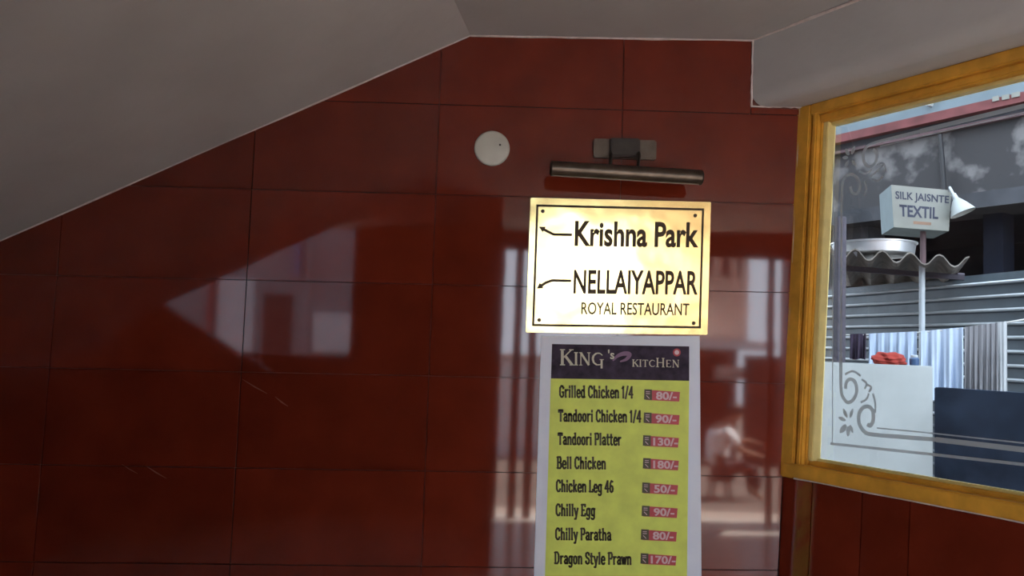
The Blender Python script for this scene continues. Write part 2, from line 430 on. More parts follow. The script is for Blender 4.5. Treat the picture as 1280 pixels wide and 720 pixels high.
for ex, ey, wd in ((1054, 511, .011), (1048, 522, .011), (1050, 541, .016), (1060, 545, .013), (1066, 541, .009), (1066, 511, .010)):
    petal(1061 + (ex - 1061) * .3, 527 + (ey - 527) * .3, ex, ey, wd)
for a, b, cc in (((1056, 468), (1066, 464), (1076, 470)), ((1077, 474), (1083, 479), (1081, 486)), ((1082, 480), (1089, 484), (1086, 490)), ((1076, 503), (1083, 499), (1086, 492)), ((1091, 492), (1094, 503), (1094, 516))):
    stroke('etched_curl', [a, b, cc], 0.0065)
# upper corner and the long upright line
stroke('etched_line', [(1052, 250), (1051, 440)], 0.008, False)
stroke('etched_scroll', [(1052, 250), (1052.5, 232), (1056, 222), (1064, 218), (1072, 223), (1075, 234), (1071, 242), (1065, 240), (1063, 233)], 0.009)
stroke('etched_scroll', [(1150, 164), (1110, 174), (1092, 179), (1083, 184), (1079, 194), (1081, 204), (1088, 208), (1095, 202), (1096, 192), (1091, 187)], 0.010)
stroke('etched_line', [(1150, 164), (1560, 64)], 0.013, False)
stroke('etched_line', [(1100, 183), (1560, 75)], 0.004, False)
for ex, ey, wd in ((1057, 186, .013), (1068, 183, .013), (1053, 197, .011), (1056, 209, .011), (1070, 208, .009)):
    petal(1063 + (ex - 1063) * .3, 197 + (ey - 197) * .3, ex, ey, wd)
for a, b, cc in (((1074, 214), (1082, 217), (1090, 212)), ((1086, 222), (1094, 216), (1104, 206)), ((1096, 206), (1104, 204), (1108, 214)), ((1080, 226), (1083, 236), (1080, 246)), ((1090, 224), (1098, 226), (1104, 220))):
    stroke('etched_curl', [a, b, cc], 0.006)

# ------------------------------------------------------------------ rest of the lobby (behind and beside the camera)
MB().box((XL - 0.2, -LF - 0.25, -0.12), (4.3, 0.17, 0.0)).build('floor', 'floor', label='pale stone floor of the stair lobby', cat='floor', kind='structure')
MB().box((XL - 0.2, -LF, 0.0), (XL, 0.0, 2.7)).build('wall_left', 'redpaint', label='plain dark red wall at the low end of the stair', cat='wall', kind='structure')
def pm(x, y, L):                              # what a pixel sees mirrored in the back wall, on a plane L metres in front of it
    d = ray(x, y); t = (2.55 + L) / d.y; p = CAM + d * t; return Vector((p.x, -L, p.z))
a0, a1 = pm(205, 285, LF), pm(436, 447, LF)
b0, b1 = pm(632, 302, LF), pm(986, 302, LF)
DZ = b0.z; WZ = a1.z
wf = MB(); y0, y1 = -LF - 0.18, -LF
wf.box((XL - 0.2, y0, 0), (a0.x, y1, 2.7)); wf.box((a0.x, y0, 0), (a1.x, y1, WZ)); wf.box((a0.x, y0, 2.47), (a1.x, y1, 2.7))
wf.box((a1.x, y0, 0), (b0.x, y1, 2.7)); wf.box((b0.x, y0, DZ), (b1.x, y1, 2.7)); wf.box((b1.x, y0, 0), (4.3, y1, 2.7))
wf.build('wall_front', 'redpaint', label='front wall of the lobby with the street doorway', cat='wall', kind='structure')
def tint():
    m = bpy.data.materials.new('dimming_glass'); m.use_nodes = True; nt = m.node_tree
    for n in list(nt.nodes): nt.nodes.remove(n)
    o = nt.nodes.new('ShaderNodeOutputMaterial'); t = nt.nodes.new('ShaderNodeBsdfTransparent'); t.inputs[0].default_value = (0.66, 0.68, 0.74, 1)
    g = nt.nodes.new('ShaderNodeBsdfGlossy'); g.inputs['Roughness'].default_value = 0.03; mx = nt.nodes.new('ShaderNodeMixShader'); mx.inputs[0].default_value = 0.05
    nt.links.new(t.outputs[0], mx.inputs[1]); nt.links.new(g.outputs[0], mx.inputs[2]); nt.links.new(mx.outputs[0], o.inputs[0]); return m
M['tint'] = tint()  # pane added to dim the light from the left street window
w2 = thing('window_2', ((a0.x + a1.x) / 2, -LF - .09, WZ), 'street window mirrored in the left of the tiles, with an added dimming pane', 'window', kind='structure')
MB().poly([Vector((a0.x, -LF - .09, WZ)), Vector((a1.x, -LF - .09, WZ)), Vector((a1.x, -LF - .09, 2.47)), Vector((a0.x, -LF - .09, 2.47))]).build('pane', 'tint', w2)
MB().box((b0.x - .16, -LF + .001, 0), (b0.x - .06, -2.9, 2.49)).build('door_light_screen', 'redpaint', label='added unseen screen that keeps doorway light off the left of the tiles', cat='wall', kind='structure')  # added out of view to shade the left part from the doorway
d1 = thing('door_1', ((b0.x + b1.x) / 2, -LF - 0.09, 0), 'open street doorway with dark wooden posts mirrored in the tiles', 'doorway', kind='structure')
M['darkwood'] = mat('dark_wood', (0.10, 0.03, 0.02), 0.5, var=0.2)
for px_, w_ in ((645, 0.07), (664, 0.07), (962, 0.05)):
    c = pm(px_, 450, LF + 0.09)
    MB().box((c.x - w_ / 2, -LF - 0.12, 0.0), (c.x + w_ / 2, -LF - 0.06, DZ)).build('post', 'darkwood', d1, bevel=0.004)
MB().box((b0.x, -LF - 0.13, DZ - 0.05), (b1.x, -LF - 0.05, DZ)).build('lintel', 'darkwood', d1, bevel=0.004)
# solid balustrade of the lower flight: rises to the left
p1, p2 = pm(215, 386, LF - 0.35), pm(306, 446, LF - 0.35)
sl = (p2.z - p1.z) / (p2.x - p1.x)
xl_, xr_ = XL + 0.002, p2.x + 0.25
MB().prism([Vector((xl_, p1.y, 0)), Vector((xr_, p1.y, 0)), Vector((xr_, p1.y, p1.z + sl * (xr_ - p1.x))), Vector((xl_, p1.y, p1.z + sl * (xl_ - p1.x)))], (0, -0.12, 0)).build('stair_balustrade', 'darkwood', label='dark sloping stair balustrade by the front wall', cat='balustrade', kind='structure')

# ------------------------------------------------------------------ brass name plate
def ring(mb, outer, inner):
    for i in range(4):
        j = (i + 1) % 4; mb.poly([outer[i], outer[j], inner[j], inner[i]])
    return mb
TILT = 0.011
sq = lambda o: [pb(657, 415.5, o), pb(883.5, 418.5, o), pb(888, 253, o + TILT), pb(663, 247.5, o + TILT)]
def ps(x, y, o): return pb(x, y, o + TILT * min(1, max(0, (417 - y) / 167)))

PT = 0.010
sign = thing('brass_name_plate', pb(770, 417, 0.0), 'bright polished brass name plate engraved with two restaurant names and arrows', 'sign')
plate = MB().prism(sq(0.0012), NB * (PT - 0.0012)).build('plate', 'brass', sign, bevel=0.002)
oq = sq(PT + 0.0004)
def inq(q, a, b): return [bil(q, a, b * 1.3), bil(q, 1 - a, b * 1.3), bil(q, 1 - a, 1 - b * 1.3), bil(q, a, 1 - b * 1.3)]
ring(MB(), inq(oq, 0.034, 0.036), inq(oq, 0.046, 0.049)).build('engraved_border', 'etch', plate)
SO = PT + 0.0005
def sq_t(x0, y0, x1, y1, sl=0.022): return pquad(x0, y0, x1, y1, SO, P=ps, sl=sl, sk=0.03)
text_mb('Krishna Park', sq_t(719, 276, 874, 308, 0.012), 0.028).build('lettering', 'etch', plate)
text_mb('NELLAIYAPPAR', sq_t(717.5, 337, 873, 367, 0.010), 0.022).build('lettering', 'etch', plate)
text_mb('ROYAL RESTAURANT', sq_t(727, 377.5, 862, 393, 0.012), 0.012).build('lettering', 'etch', plate)
for pts in ([(676, 284.5), (684, 289), (692, 293), (715, 293.5)], [(673, 359.5), (682, 353.5), (690, 350.5), (714, 351)]):
    a = MB(); a.ribbon([ps(x, y, SO) for x, y in pts], 0.0085, NB)
    tip = Vector(pts[0]); d = (Vector(pts[1]) - tip).normalized(); n = Vector((-d.y, d.x))
    tri = [tip - d * 2.5, tip + d * 5 + n * 4.2, tip + d * 5 - n * 4.2]
    a.poly([ps(t.x, t.y, SO) for t in tri]); a.build('arrow', 'etch', plate)
for x, y in ((678.5, 264), (869, 269.5), (674, 400), (867, 404)):
    MB().lathe(ps(x, y, PT), NB, [(0.0062, 0), (0.0062, 0.001), (0.0045, 0.0026), (0.0, 0.003)], 14).build('screw', 'bronze', sign, smooth=True)

# ------------------------------------------------------------------ picture light above the plate
lamp = thing('picture_light', pb(780, 200, 0.0), 'dark bronze picture light with a long tube shade above the brass plate', 'lamp')
MB().prism([pb(741, 198, 0.001), pb(819, 201, 0.001), pb(819.5, 177, 0.001), pb(741.5, 174.5, 0.001)], NB * 0.02).build('backplate', 'bronze', lamp, bevel=0.004)
MB().prism([pb(762, 197, 0.021), pb(799, 198, 0.021), pb(799, 175, 0.021), pb(762, 174, 0.021)], NB * 0.022).build('junction_box', 'bronze2', lamp, bevel=0.004)
TA, TB = pb(690, 210.5, 0.115), pb(876, 222, 0.115)
tdir = (TB - TA).normalized()
def shade():
    mb = MB(); n = 16; r = 0.0235; ins = 0.0205
    upv = Vector((0, 0, 1)) - tdir * tdir.z; upv.normalize(); bk = tdir.cross(upv)
    for rr in (r, ins):
        for P in (TA, TB):
            for i in range(n + 1):
                q = math.radians(-68 + 316 * i / n); mb.v.append(P + (bk * math.cos(q) + upv * math.sin(q)) * rr)
    m = n + 1
    for i in range(n):
        mb.f.append((i, i + 1, m + i + 1, m + i)); mb.f.append((2 * m + i, 3 * m + i, 3 * m + i + 1, 2 * m + i + 1))
    for (s, e) in ((0, 2 * m), (m, 3 * m)):
        for i in range(n): mb.f.append((s + i, e + i, e + i + 1, s + i + 1))
    for i in (0, n): mb.f.append((i, m + i, 3 * m + i, 2 * m + i))
    return mb
shade().build('shade', 'bronze', lamp, smooth=True)
for P, s in ((TA, -1), (TB, 1)):
    MB().lathe(P, tdir * s, [(0.0, -0.002), (0.0232, -0.002), (0.0232, 0.002), (0.018, 0.006), (0.0, 0.007)], 20).build('end_cap', 'bronze2', lamp, smooth=True)
MB().tube([TA + tdir * 0.01 - Vector((0, 0, .006)), TB - tdir * 0.01 - Vector((0, 0, .006))], 0.009, 12).build('tube_bulb', 'lampglass', lamp, smooth=True)
for x in (763, 798):
    a = pb(x, 194, 0.036); b = TA + tdir * ((pb(x, 216, 0.115) - TA).dot(tdir)) + Vector((0, 0.008, 0.018))
    mid = (a + b) / 2 + Vector((0, -0.012, 0.016))
    MB().tube([a, a * .7 + mid * .3 + Vector((0, -.004, .006)), mid, b * .7 + mid * .3 + Vector((0, 0, .004)), b], 0.0052, 10).build('arm', 'bronze2', lamp, smooth=True)

# ------------------------------------------------------------------ round white cover plate
dc = pb(615, 186, 0.0)
disc = thing('round_cover_plate', dc - Vector((0, 0, 0.056)), 'round white plastic cover plate on the red wall near the picture light', 'cover plate')
MB().lathe(dc, NB, [(0.0, 0.001), (0.057, 0.001), (0.0575, 0.006), (0.055, 0.010), (0.050, 0.012), (0.0, 0.0125)], 48).build('cover', 'disc', disc, smooth=True)
MB().lathe(pb(625, 181, 0.0125), NB, [(0.0, 0), (0.0035, 0), (0.003, 0.0015), (0.0, 0.002)], 12).build('screw', 'dark', disc, smooth=True)

# ------------------------------------------------------------------ menu poster
post = thing('menu_poster', pb(770, 860, 0.0), 'lime and white printed menu poster hanging under the brass plate', 'poster')
PQ = lambda o: [pb(662.5, 880, o), pb(878, 880, o), pb(874.5, 420, o), pb(676.5, 420, o)]
def psheet(q, o, m, name, nu=10, nv=18):
    mb = MB()
    for j in range(nv + 1):
        for i in range(nu + 1):
            mb.v.append(bil(q, i / nu, j / nv))
    for j in range(nv):
        for i in range(nu):
            a = j * (nu + 1) + i; mb.f.append((a, a + 1, a + nu + 2, a + nu + 1))
    return mb.build(name, m, post)
MB().prism(PQ(0.0012), NB * 0.0012).build('sheet', 'paper', post)
def PP(x, y, o): return pb(x, y, o)
MB().poly([pb(677, 862, .0028), pb(857, 862, .0028), pb(861.5, 476, .0028), pb(688.5, 473, .0028)]).build('menu_field', 'lime', post)
MB().poly([pb(688.8, 473, .0028), pb(861.5, 476, .0028), pb(861.5, 433, .0028), pb(690, 430, .0028)]).build('header_band', 'navy', post)
# serif header letters drawn as strokes: unit cell 0..1 high
SER = {
 'K': (0.80, [((.16, 0), (.16, 1), .16), ((.20, .45), (.70, 1), .07), ((.34, .58), (.74, 0), .15), ((.02, 0), (.32, 0), .06), ((.02, 1), (.32, 1), .06), ((.55, 1), (.82, 1), .05), ((.58, 0), (.86, 0), .05)]),
 'I': (0.34, [((.17, 0), (.17, 1), .15), ((.03, 0), (.31, 0), .06), ((.03, 1), (.31, 1), .06)]),
 'N': (0.86, [((.14, 0), (.14, 1), .07), ((.14, 1), (.72, 0), .15), ((.72, 0), (.72, 1), .07), ((.02, 0), (.26, 0), .05), ((.02, 1), (.2, 1), .05), ((.60, 1), (.84, 1), .05)]),
 'G': (0.90, [((.80, .80), (.62, .97), .07), ((.62, .97), (.38, .97), .09), ((.38, .97), (.16, .78), .12), ((.16, .78), (.10, .5), .15), ((.10, .5), (.18, .2), .14), ((.18, .2), (.40, .03), .11), ((.40, .03), (.66, .05), .08), ((.66, .05), (.76, .2), .1), ((.74, -.25), (.74, .46), .14), ((.60, .46), (.9, .46), .05)]),
 'T': (0.74, [((.37, 0), (.37, 1), .15), ((.04, .97), (.70, .97), .07), ((.05, .80), (.05, 1), .05), ((.69, .80), (.69, 1), .05), ((.24, 0), (.50, 0), .05)]),
 'C': (0.80, [((.74, .80), (.58, .97), .07), ((.58, .97), (.36, .97), .09), ((.36, .97), (.14, .75), .12), ((.14, .75), (.09, .5), .15), ((.09, .5), (.16, .2), .14), ((.16, .2), (.38, .03), .11), ((.38, .03), (.60, .05), .08), ((.60, .05), (.74, .2), .07)]),
 'H': (0.88, [((.16, 0), (.16, 1), .14), ((.70, 0), (.70, 1), .14), ((.16, .5), (.7, .5), .06), ((.03, 0), (.3, 0), .05), ((.03, 1), (.3, 1), .05), ((.57, 0), (.84, 0), .05), ((.57, 1), (.84, 1), .05)]),
 'E': (0.70, [((.16, 0), (.16, 1), .14), ((.16, .97), (.58, .97), .06), ((.16, .5), (.46, .5), .06), ((.16, .03), (.62, .03), .06), ((.60, 0), (.62, .22), .05), ((.57, 1), (.57, .8), .05)]),
}
def serif(txt, x0, y0, h, sl=0.018, m='cream', cond=1.0, off=0.0034):
    x = 0
    for k, ch in enumerate(txt):
        big = 1.0 if isinstance(h, (int, float)) else 1
        hh = h[k] if isinstance(h, (list, tuple)) else h
        wd, ss = SER[ch]; mb = MB()
        for (a, b, t) in ss:
            p = [(x0 + x + q[0] * hh * cond, y0 - q[1] * hh + sl * (x + q[0] * hh * cond)) for q in (a, b)]
            mb.ribbon([pb(*p[0], off), pb(*p[1], off)], t * hh * 2.55e-3 * 1.15, NB)
        mb.build('lettering', m, post)
        x += wd * hh * cond + 0.6
serif('KING', 699.5, 456, [19, 15.5, 15.5, 15.5], 0.012, cond=1.12)
serif('KITCHEN', 790, 458, [8.5, 8.5, 8.5, 8.5, 11, 9, 9], 0.02, cond=1.20)
text_mb("'s", pquad(760, 437, 768, 449, .0034), 0.02).build('lettering', 'cream', post)
fl = MB(); fl.ribbon([pb(x, y, .0033) for x, y in smooth([(766, 451), (772, 445), (780, 442), (787, 443), (783, 449), (775, 452)])], [0.004 + 0.010 * math.sin(math.pi * i / 30) for i in range(31)], NB); fl.build('flourish', 'mauve', post)
MB().lathe(pb(846, 440.5, .0032), NB, [(0.0, 0.0004), (0.0125, 0.0004)], 20).build('emblem', 'redp', post)
MB().lathe(pb(846, 440.5, .0034), NB, [(0.0, 0.0006), (0.0075, 0.0006)], 16).build('emblem_centre', 'pinkp', post)
SLAB = {
 'a': (.54, [[(.08, .54), (.2, .66), (.34, .64), (.42, .5), (.42, 0)], [(.42, .36), (.2, .36), (.08, .2), (.16, .03), (.3, .03), (.42, .14)]], [(.47, 0)]),
 'c': (.54, [[(.46, .5), (.36, .65), (.2, .65), (.08, .48), (.08, .18), (.2, .01), (.36, .01), (.47, .14)]], []),
 'd': (.58, [[(.42, 0), (.42, 1)], [(.42, .5), (.3, .65), (.16, .62), (.08, .45), (.08, .2), (.16, .03), (.3, .01), (.42, .15)]], [(.36, 1), (.48, 0)]),
 'e': (.54, [[(.08, .34), (.46, .34), (.46, .5), (.34, .65), (.2, .65), (.08, .48), (.08, .18), (.2, .01), (.36, .01), (.46, .12)]], []),
 'g': (.56, [[(.42, .66), (.42, -.14), (.32, -.26), (.16, -.26), (.08, -.18)], [(.42, .5), (.3, .65), (.16, .62), (.08, .45), (.08, .22), (.16, .06), (.3, .03), (.42, .15)]], [(.47, .66)]),
 'h': (.60, [[(.12, 0), (.12, 1)], [(.12, .48), (.26, .65), (.4, .62), (.46, .5), (.46, 0)]], [(.1, 1), (.12, 0), (.46, 0)]),
 'i': (.30, [[(.14, 0), (.14, .66)], [(.14, .82), (.14, .98)]], [(.1, .66), (.14, 0)]),
 'k': (.58, [[(.12, 0), (.12, 1)], [(.14, .3), (.44, .64)], [(.24, .4), (.46, .02)]], [(.1, 1), (.12, 0), (.46, 0), (.42, .66)]),
 'l': (.30, [[(.14, 0), (.14, 1)]], [(.1, 1), (.14, 0)]),
 'n': (.60, [[(.12, 0), (.12, .66)], [(.12, .48), (.26, .65), (.4, .62), (.46, .5), (.46, 0)]], [(.1, .66), (.12, 0), (.46, 0)]),
 'o': (.56, [[(.27, .65), (.12, .58), (.08, .33), (.12, .08), (.27, .01), (.42, .08), (.46, .33), (.42, .58), (.27, .65)]], []),
 'r': (.46, [[(.12, 0), (.12, .66)], [(.12, .45), (.24, .63), (.40, .63)]], [(.1, .66), (.14, 0)]),
 't': (.42, [[(.16, .92), (.16, .12), (.24, .02), (.37, .05)], [(.02, .66), (.34, .66)]], []),
 'w': (.66, [[(.04, .66), (.18, .02), (.32, .6), (.46, .02), (.6, .66)]], [(.04, .66), (.6, .66)]),
 'y': (.54, [[(.06, .66), (.26, .05)], [(.46, .66), (.22, -.26), (.06, -.26)]], [(.06, .66), (.46, .66)]),
 'B': (.66, [[(.14, 0), (.14, 1)], [(.14, .98), (.44, .98), (.52, .86), (.52, .64), (.42, .52), (.14, .52)], [(.42, .52), (.55, .4), (.55, .14), (.44, .02), (.14, .02)]], [(.08, 1), (.08, 0)]),
 'C': (.66, [[(.56, .74), (.46, .96), (.28, .98), (.12, .8), (.1, .5), (.12, .2), (.28, .02), (.46, .04), (.57, .24)]], [(.57, .88)]),
 'D': (.68, [[(.14, 0), (.14, 1)], [(.14, .98), (.38, .98), (.54, .78), (.56, .5), (.54, .22), (.38, .02), (.14, .02)]], [(.08, 1), (.08, 0)]),
 'E': (.62, [[(.14, 0), (.14, 1)], [(.14, .97), (.52, .97), (.52, .8)], [(.14, .5), (.42, .5)], [(.14, .03), (.54, .03), (.54, .2)]], [(.08, 1), (.08, 0)]),
 'G': (.68, [[(.56, .74), (.46, .96), (.28, .98), (.12, .8), (.1, .5), (.12, .2), (.28, .02), (.46, .04), (.55, .16), (.55, .44)], [(.38, .44), (.62, .44)]], [(.57, .88)]),
 'L': (.58, [[(.14, 0), (.14, 1)], [(.14, .03), (.52, .03), (.52, .24)]], [(.14, 1), (.08, 0)]),
 'P': (.62, [[(.14, 0), (.14, 1)], [(.14, .98), (.44, .98), (.53, .84), (.53, .62), (.43, .48), (.14, .48)]], [(.08, 1), (.14, 0)]),
 'S': (.60, [[(.5, .76), (.44, .94), (.28, .98), (.12, .9), (.1, .7), (.2, .56), (.42, .46), (.52, .3), (.48, .1), (.34, .02), (.16, .06), (.1, .26)]], [(.5, .9), (.08, .1)]),
 'T': (.62, [[(.3, 0), (.3, 1)], [(.06, .78), (.06, .96), (.54, .96), (.54, .78)]], [(.3, 0)]),
 '1': (.40, [[(.06, .8), (.2, .98), (.2, 0)]], [(.2, 0)]), '/': (.40, [[(.04, -.05), (.34, 1.02)]], []),
 '4': (.60, [[(.4, 0), (.4, .98), (.06, .3), (.54, .3)]], [(.4, 0)]),
 '6': (.56, [[(.44, .9), (.26, .98), (.12, .76), (.08, .4), (.12, .1), (.27, .01), (.42, .1), (.46, .3), (.4, .5), (.24, .56), (.1, .42)]], []),
}
def slab_line(txt, x0, x1, ytop, cap, sl, off, m, parent):
    tot = sum(SLAB[c][0] + .05 if c != ' ' else .30 for c in txt); k = (x1 - x0) / tot; x = 0.0; mb = MB(); tw = 0.155 * cap * 2.55e-3
    def P(px_, py_): X = x0 + (x + px_) * k - (ytop + cap - (ytop + cap - py_ * cap)) * 0.0; return pb(X, ytop + cap - py_ * cap + sl * (X - x0), off)
    for c in txt:
        if c == ' ': x += .30; continue
        wd, ss, sf = SLAB[c]
        for st in ss:
            pts = [P(*q) for q in st]
            for i in range(len(pts) - 1):
                d = (pts[i + 1] - pts[i]).normalized() * tw * .3; mb.ribbon([pts[i] - d, pts[i + 1] + d], tw, NB)
        for (a, b) in sf:
            yy = b + (.045 if b < .3 else -.045); mb.ribbon([P(a - .13, yy), P(a + .13, yy)], tw * .62, NB)
        x += wd + .05
    return mb.build('menu_line', m, parent)
rows = [('Grilled Chicken 1/4', 699, 482, 792, 500, '80/-', 806, 487),
        ('Tandoori Chicken 1/4', 698, 512, 802, 530, '90/-', 805.5, 516),
        ('Tandoori Platter', 697.5, 541, 777, 558, '130/-', 804.5, 544.5),
        ('Bell Chicken', 696, 571, 758, 586, '180/-', 804.5, 573),
        ('Chicken Leg 46', 695, 600, 767.5, 618, '50/-', 803.5, 603.5),
        ('Chilly Egg', 694.5, 630, 744.5, 648, '90/-', 803, 632.5),
        ('Chilly Paratha', 694, 660, 764.5, 677, '80/-', 802, 662),
        ('Dragon Style Prawn', 693, 690, 790, 708, '170/-', 801.5, 692)]
for (t, x0, y0, x1, y1, pr, px0, py0) in rows:
    slab_line(t, x0, x1, y0, 14.5, 0.012, .0034, 'ink', post)
    tag = MB().poly([pb(px0 + 1, py0 + 13, .0034), pb(px0 + 43, py0 + 15, .0034), pb(px0 + 44, py0 + 3, .0034), pb(px0 + 1, py0, .0034)]).build('price_tag', 'redp', post)
    MB().poly([pb(px0 - 1, py0 + 12.5, .0037), pb(px0 + 9, py0 + 13, .0037), pb(px0 + 9, py0, .0037), pb(px0 - 0.5, py0 - 0.5, .0037)]).build('currency_box', 'ink', tag)
    wtx = 26 if len(pr) == 4 else 31
    text_mb(pr, pquad(px0 + 12 + (31 - wtx) * .4, py0 + 2.5, px0 + 12 + wtx + (31 - wtx) * .4, py0 + 12.5, .0037, sl=0.03), 0.030).build('price', 'pinkp', tag)
    cr = MB()
    for yy in (2.6, 5.0): cr.ribbon([pb(px0 + 1.5, py0 + yy, .004), pb(px0 + 6.5, py0 + yy + .1, .004)], 0.0020, NB)
    cr.ribbon([pb(px0 + 2, py0 + 7.3, .004), pb(px0 + 5.8, py0 + 11.2, .004)], 0.0022, NB)
    cr.build('rupee_mark', 'pinkp', tag)

# ------------------------------------------------------------------ outside: ground, alley seen through the window
def stain(name, a, b, scale=1.6, p0=0.50, p1=0.60, rough=0.85, stretch=(1, 1, 1)):
    m = bpy.data.materials.new(name); m.use_nodes = True; nt = m.node_tree; bs = nt.nodes['Principled BSDF']
    g = nt.nodes.new('ShaderNodeNewGeometry'); mp = nt.nodes.new('ShaderNodeMapping'); mp.inputs['Scale'].default_value = stretch
    n = nt.nodes.new('ShaderNodeTexNoise'); n.inputs['Scale'].default_value = scale; n.inputs['Detail'].default_value = 5; n.inputs['Roughness'].default_value = 0.55
    r = nt.nodes.new('ShaderNodeValToRGB'); r.color_ramp.elements[0].position = p0; r.color_ramp.elements[1].position = p1
    r.color_ramp.elements[0].color = (*a, 1); r.color_ramp.elements[1].color = (*b, 1)
    nt.links.new(g.outputs['Position'], mp.inputs[0]); nt.links.new(mp.outputs[0], n.inputs['Vector'])
    nt.links.new(n.outputs['Fac'], r.inputs[0]); nt.links.new(r.outputs[0], bs.inputs['Base Color']); bs.inputs['Roughness'].default_value = rough
    return m
M['asphalt'] = mat('dusty_road', (0.13, 0.10, 0.085), 0.9, var=0.2, scale=2)
M['stained'] = stain('stained_grey_plaster', (0.040, 0.039, 0.041), (0.18, 0.172, 0.17), 2.3, 0.52, 0.62)
M['paleblue'] = mat('pale_blue_wash', (0.17, 0.225, 0.25), 0.85, var=0.12, scale=2.5)
M['fascia'] = mat('faded_red_board', (0.17, 0.05, 0.05), 0.8, var=0.35, scale=5)
M['pinkrail'] = mat('dusty_pink_strip', (0.12, 0.075, 0.08), 0.8, var=0.2, scale=5)
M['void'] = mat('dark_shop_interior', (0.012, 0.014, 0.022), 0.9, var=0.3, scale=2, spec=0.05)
M['ledge'] = mat('weathered_concrete', (0.06, 0.063, 0.07), 0.9, var=0.3, scale=4, spec=0.15)
M['whitewall'] = mat('whitewashed_board', (0.39, 0.42, 0.41), 0.8, var=0.08, scale=5)
M['navyboard'] = mat('dark_blue_board', (0.030, 0.042, 0.066), 0.7, var=0.35, scale=6, spec=0.12)
M['galv'] = mat('galvanised_sheet', (0.075, 0.10, 0.118), 0.5, 0.0, var=0.2, scale=6, spec=0.3)
M['asbestos'] = mat('cement_roof_sheet', (0.24, 0.22, 0.195), 0.9, var=0.3, scale=9, spec=0.1)
M['alu'] = mat('aluminium', (0.80, 0.82, 0.84), 0.38, 0.8, var=0.06, scale=9)
M['pipe'] = mat('pale_grey_paint_and_glint', (0.46, 0.50, 0.52), 0.5, var=0.1)  # paint of poles and fittings; on the fence it stands for highlights
M['post'] = mat('mauve_grey_paint', (0.09, 0.083, 0.10), 0.8, var=0.15, spec=0.2)
M['teal'] = mat('pale_teal_board', (0.15, 0.20, 0.21), 0.6, var=0.1)
M['signw'] = mat('ivory_board', (0.24, 0.245, 0.215), 0.55, var=0.08, scale=6)
M['slate'] = mat('slate_letters', (0.035, 0.04, 0.07), 0.7, var=0.2)
M['brownl'] = mat('brown_letters', (0.25, 0.15, 0.10), 0.6, var=0.2)
M['c_blue'] = mat('light_blue_cotton', (0.40, 0.49, 0.62), 0.95, var=0.06)
M['c_white'] = mat('blue_white_cotton', (0.46, 0.55, 0.68), 0.95, var=0.06)
M['c_grey'] = mat('grey_cotton', (0.20, 0.20, 0.21), 0.95, var=0.08)
M['c_pale'] = mat('pale_grey_cotton', (0.42, 0.44, 0.45), 0.95, var=0.05)
M['c_plum'] = mat('dark_plum_cotton', (0.035, 0.025, 0.045), 0.95, var=0.2)
M['c_red'] = mat('red_cotton', (0.28, 0.035, 0.025), 0.95, var=0.2)
M['jar'] = mat('blue_plastic', (0.05, 0.10, 0.20), 0.4, var=0.1)
M['rope'] = mat('rope', (0.55, 0.55, 0.52), 0.8, var=0.1)
M['cable'] = mat('black_cable', (0.02, 0.02, 0.022), 0.6, var=0.1)
GZ = -0.30
MB().box((-22, -24, GZ - 0.1), (24, 26, GZ)).build('ground', 'asphalt', label='dusty dark ground of street and alley outside', cat='ground', kind='structure')
M['pave'] = mat('worn_concrete_paving', (0.34, 0.27, 0.23), 0.9, var=0.1, scale=2)
MB().box((-14, -6.35, GZ - .05), (14, -LF - 0.4, GZ + .03)).build('pavement', 'pave', label='worn concrete pavement in front of the doorway', cat='pavement', kind='structure')
MB().box((XL - 0.2, -LF - 0.4, GZ), (4.3, 0.17, -0.12)).build('plinth', 'ledge', label='concrete plinth under the lobby floor', cat='plinth', kind='structure')
q_ = [Vector((XL - 0.2, -LF - 0.18, 2.75)), Vector((3.4, -LF - 0.18, 2.75)), wuv(1.3, 2.75, -.17), wuv(-.3, 2.75, -.17), Vector((XL - .2, 0.3, 2.75))]
MB().prism(q_, (0, 0, 0.3)).build('roof_slab', 'ledge', label='flat concrete roof slab above the lobby', cat='roof', kind='structure')
q_ = [wuv(-0.35, GZ, -.17), wuv(-9.0, GZ, -.17), Vector((-9, 9, GZ)), Vector((-9, 0.4, GZ))]
for v_ in q_: v_.z = GZ
MB().prism(q_, (0, 0, 10.5)).build('sky_blocker', 'ledge', label='added unseen block that keeps sky light out of the alley', cat='building', kind='structure')  # unseen block added to cut the sky light reaching the alley
Z3 = Vector((0, 0, 1))
FN = WD.cross(Z3).normalized()
if FN.dot(CAM - CT) < 0: FN = -FN
FP = pk(1160, 300, 8.0)
def pF(x, y, off=0.0): return hit(x, y, FP + FN * off, FN)
def fs(s, z, off=0.0):
    p = FP + WD * s + FN * off; return Vector((p.x, p.y, z))
def sof(p): return (p - FP).dot(WD)
bld = thing('building', fs(0, GZ), 'stained grey shop building across the alley with a red board band', 'building')
zb = [pF(1160, y).z for y in (146, 157, 167, 256, 274)]
s0, s1 = -8.0, 12.0
def fslab(name, m, z0, z1, o0, o1, a=s0, b=s1, bev=0.0):
    return MB().prism([fs(a, z0, o0), fs(b, z0, o0), fs(b, z1, o0), fs(a, z1, o0)], FN * (o1 - o0)).build(name, m, bld, bevel=bev)
fslab('upper_wall', 'paleblue', zb[0], 16.0, -0.3, 0.0)
fslab('red_band', 'fascia', zb[1], zb[0], -0.3, 0.10)
fslab('trim_strip', 'pinkrail', zb[2] - 0.03, zb[2], -0.3, 0.06)
fslab('trim_strip', 'ledge', zb[2], zb[1], -0.3, 0.01)
fslab('wall', 'stained', zb[3], zb[2] - 0.03, -0.3, 0.0)
fslab('ledge', 'ledge', zb[4], zb[3], -0.3, 0.28)
fslab('shop_back_wall', 'void', GZ, zb[4] + .3, -2.5, -2.4)
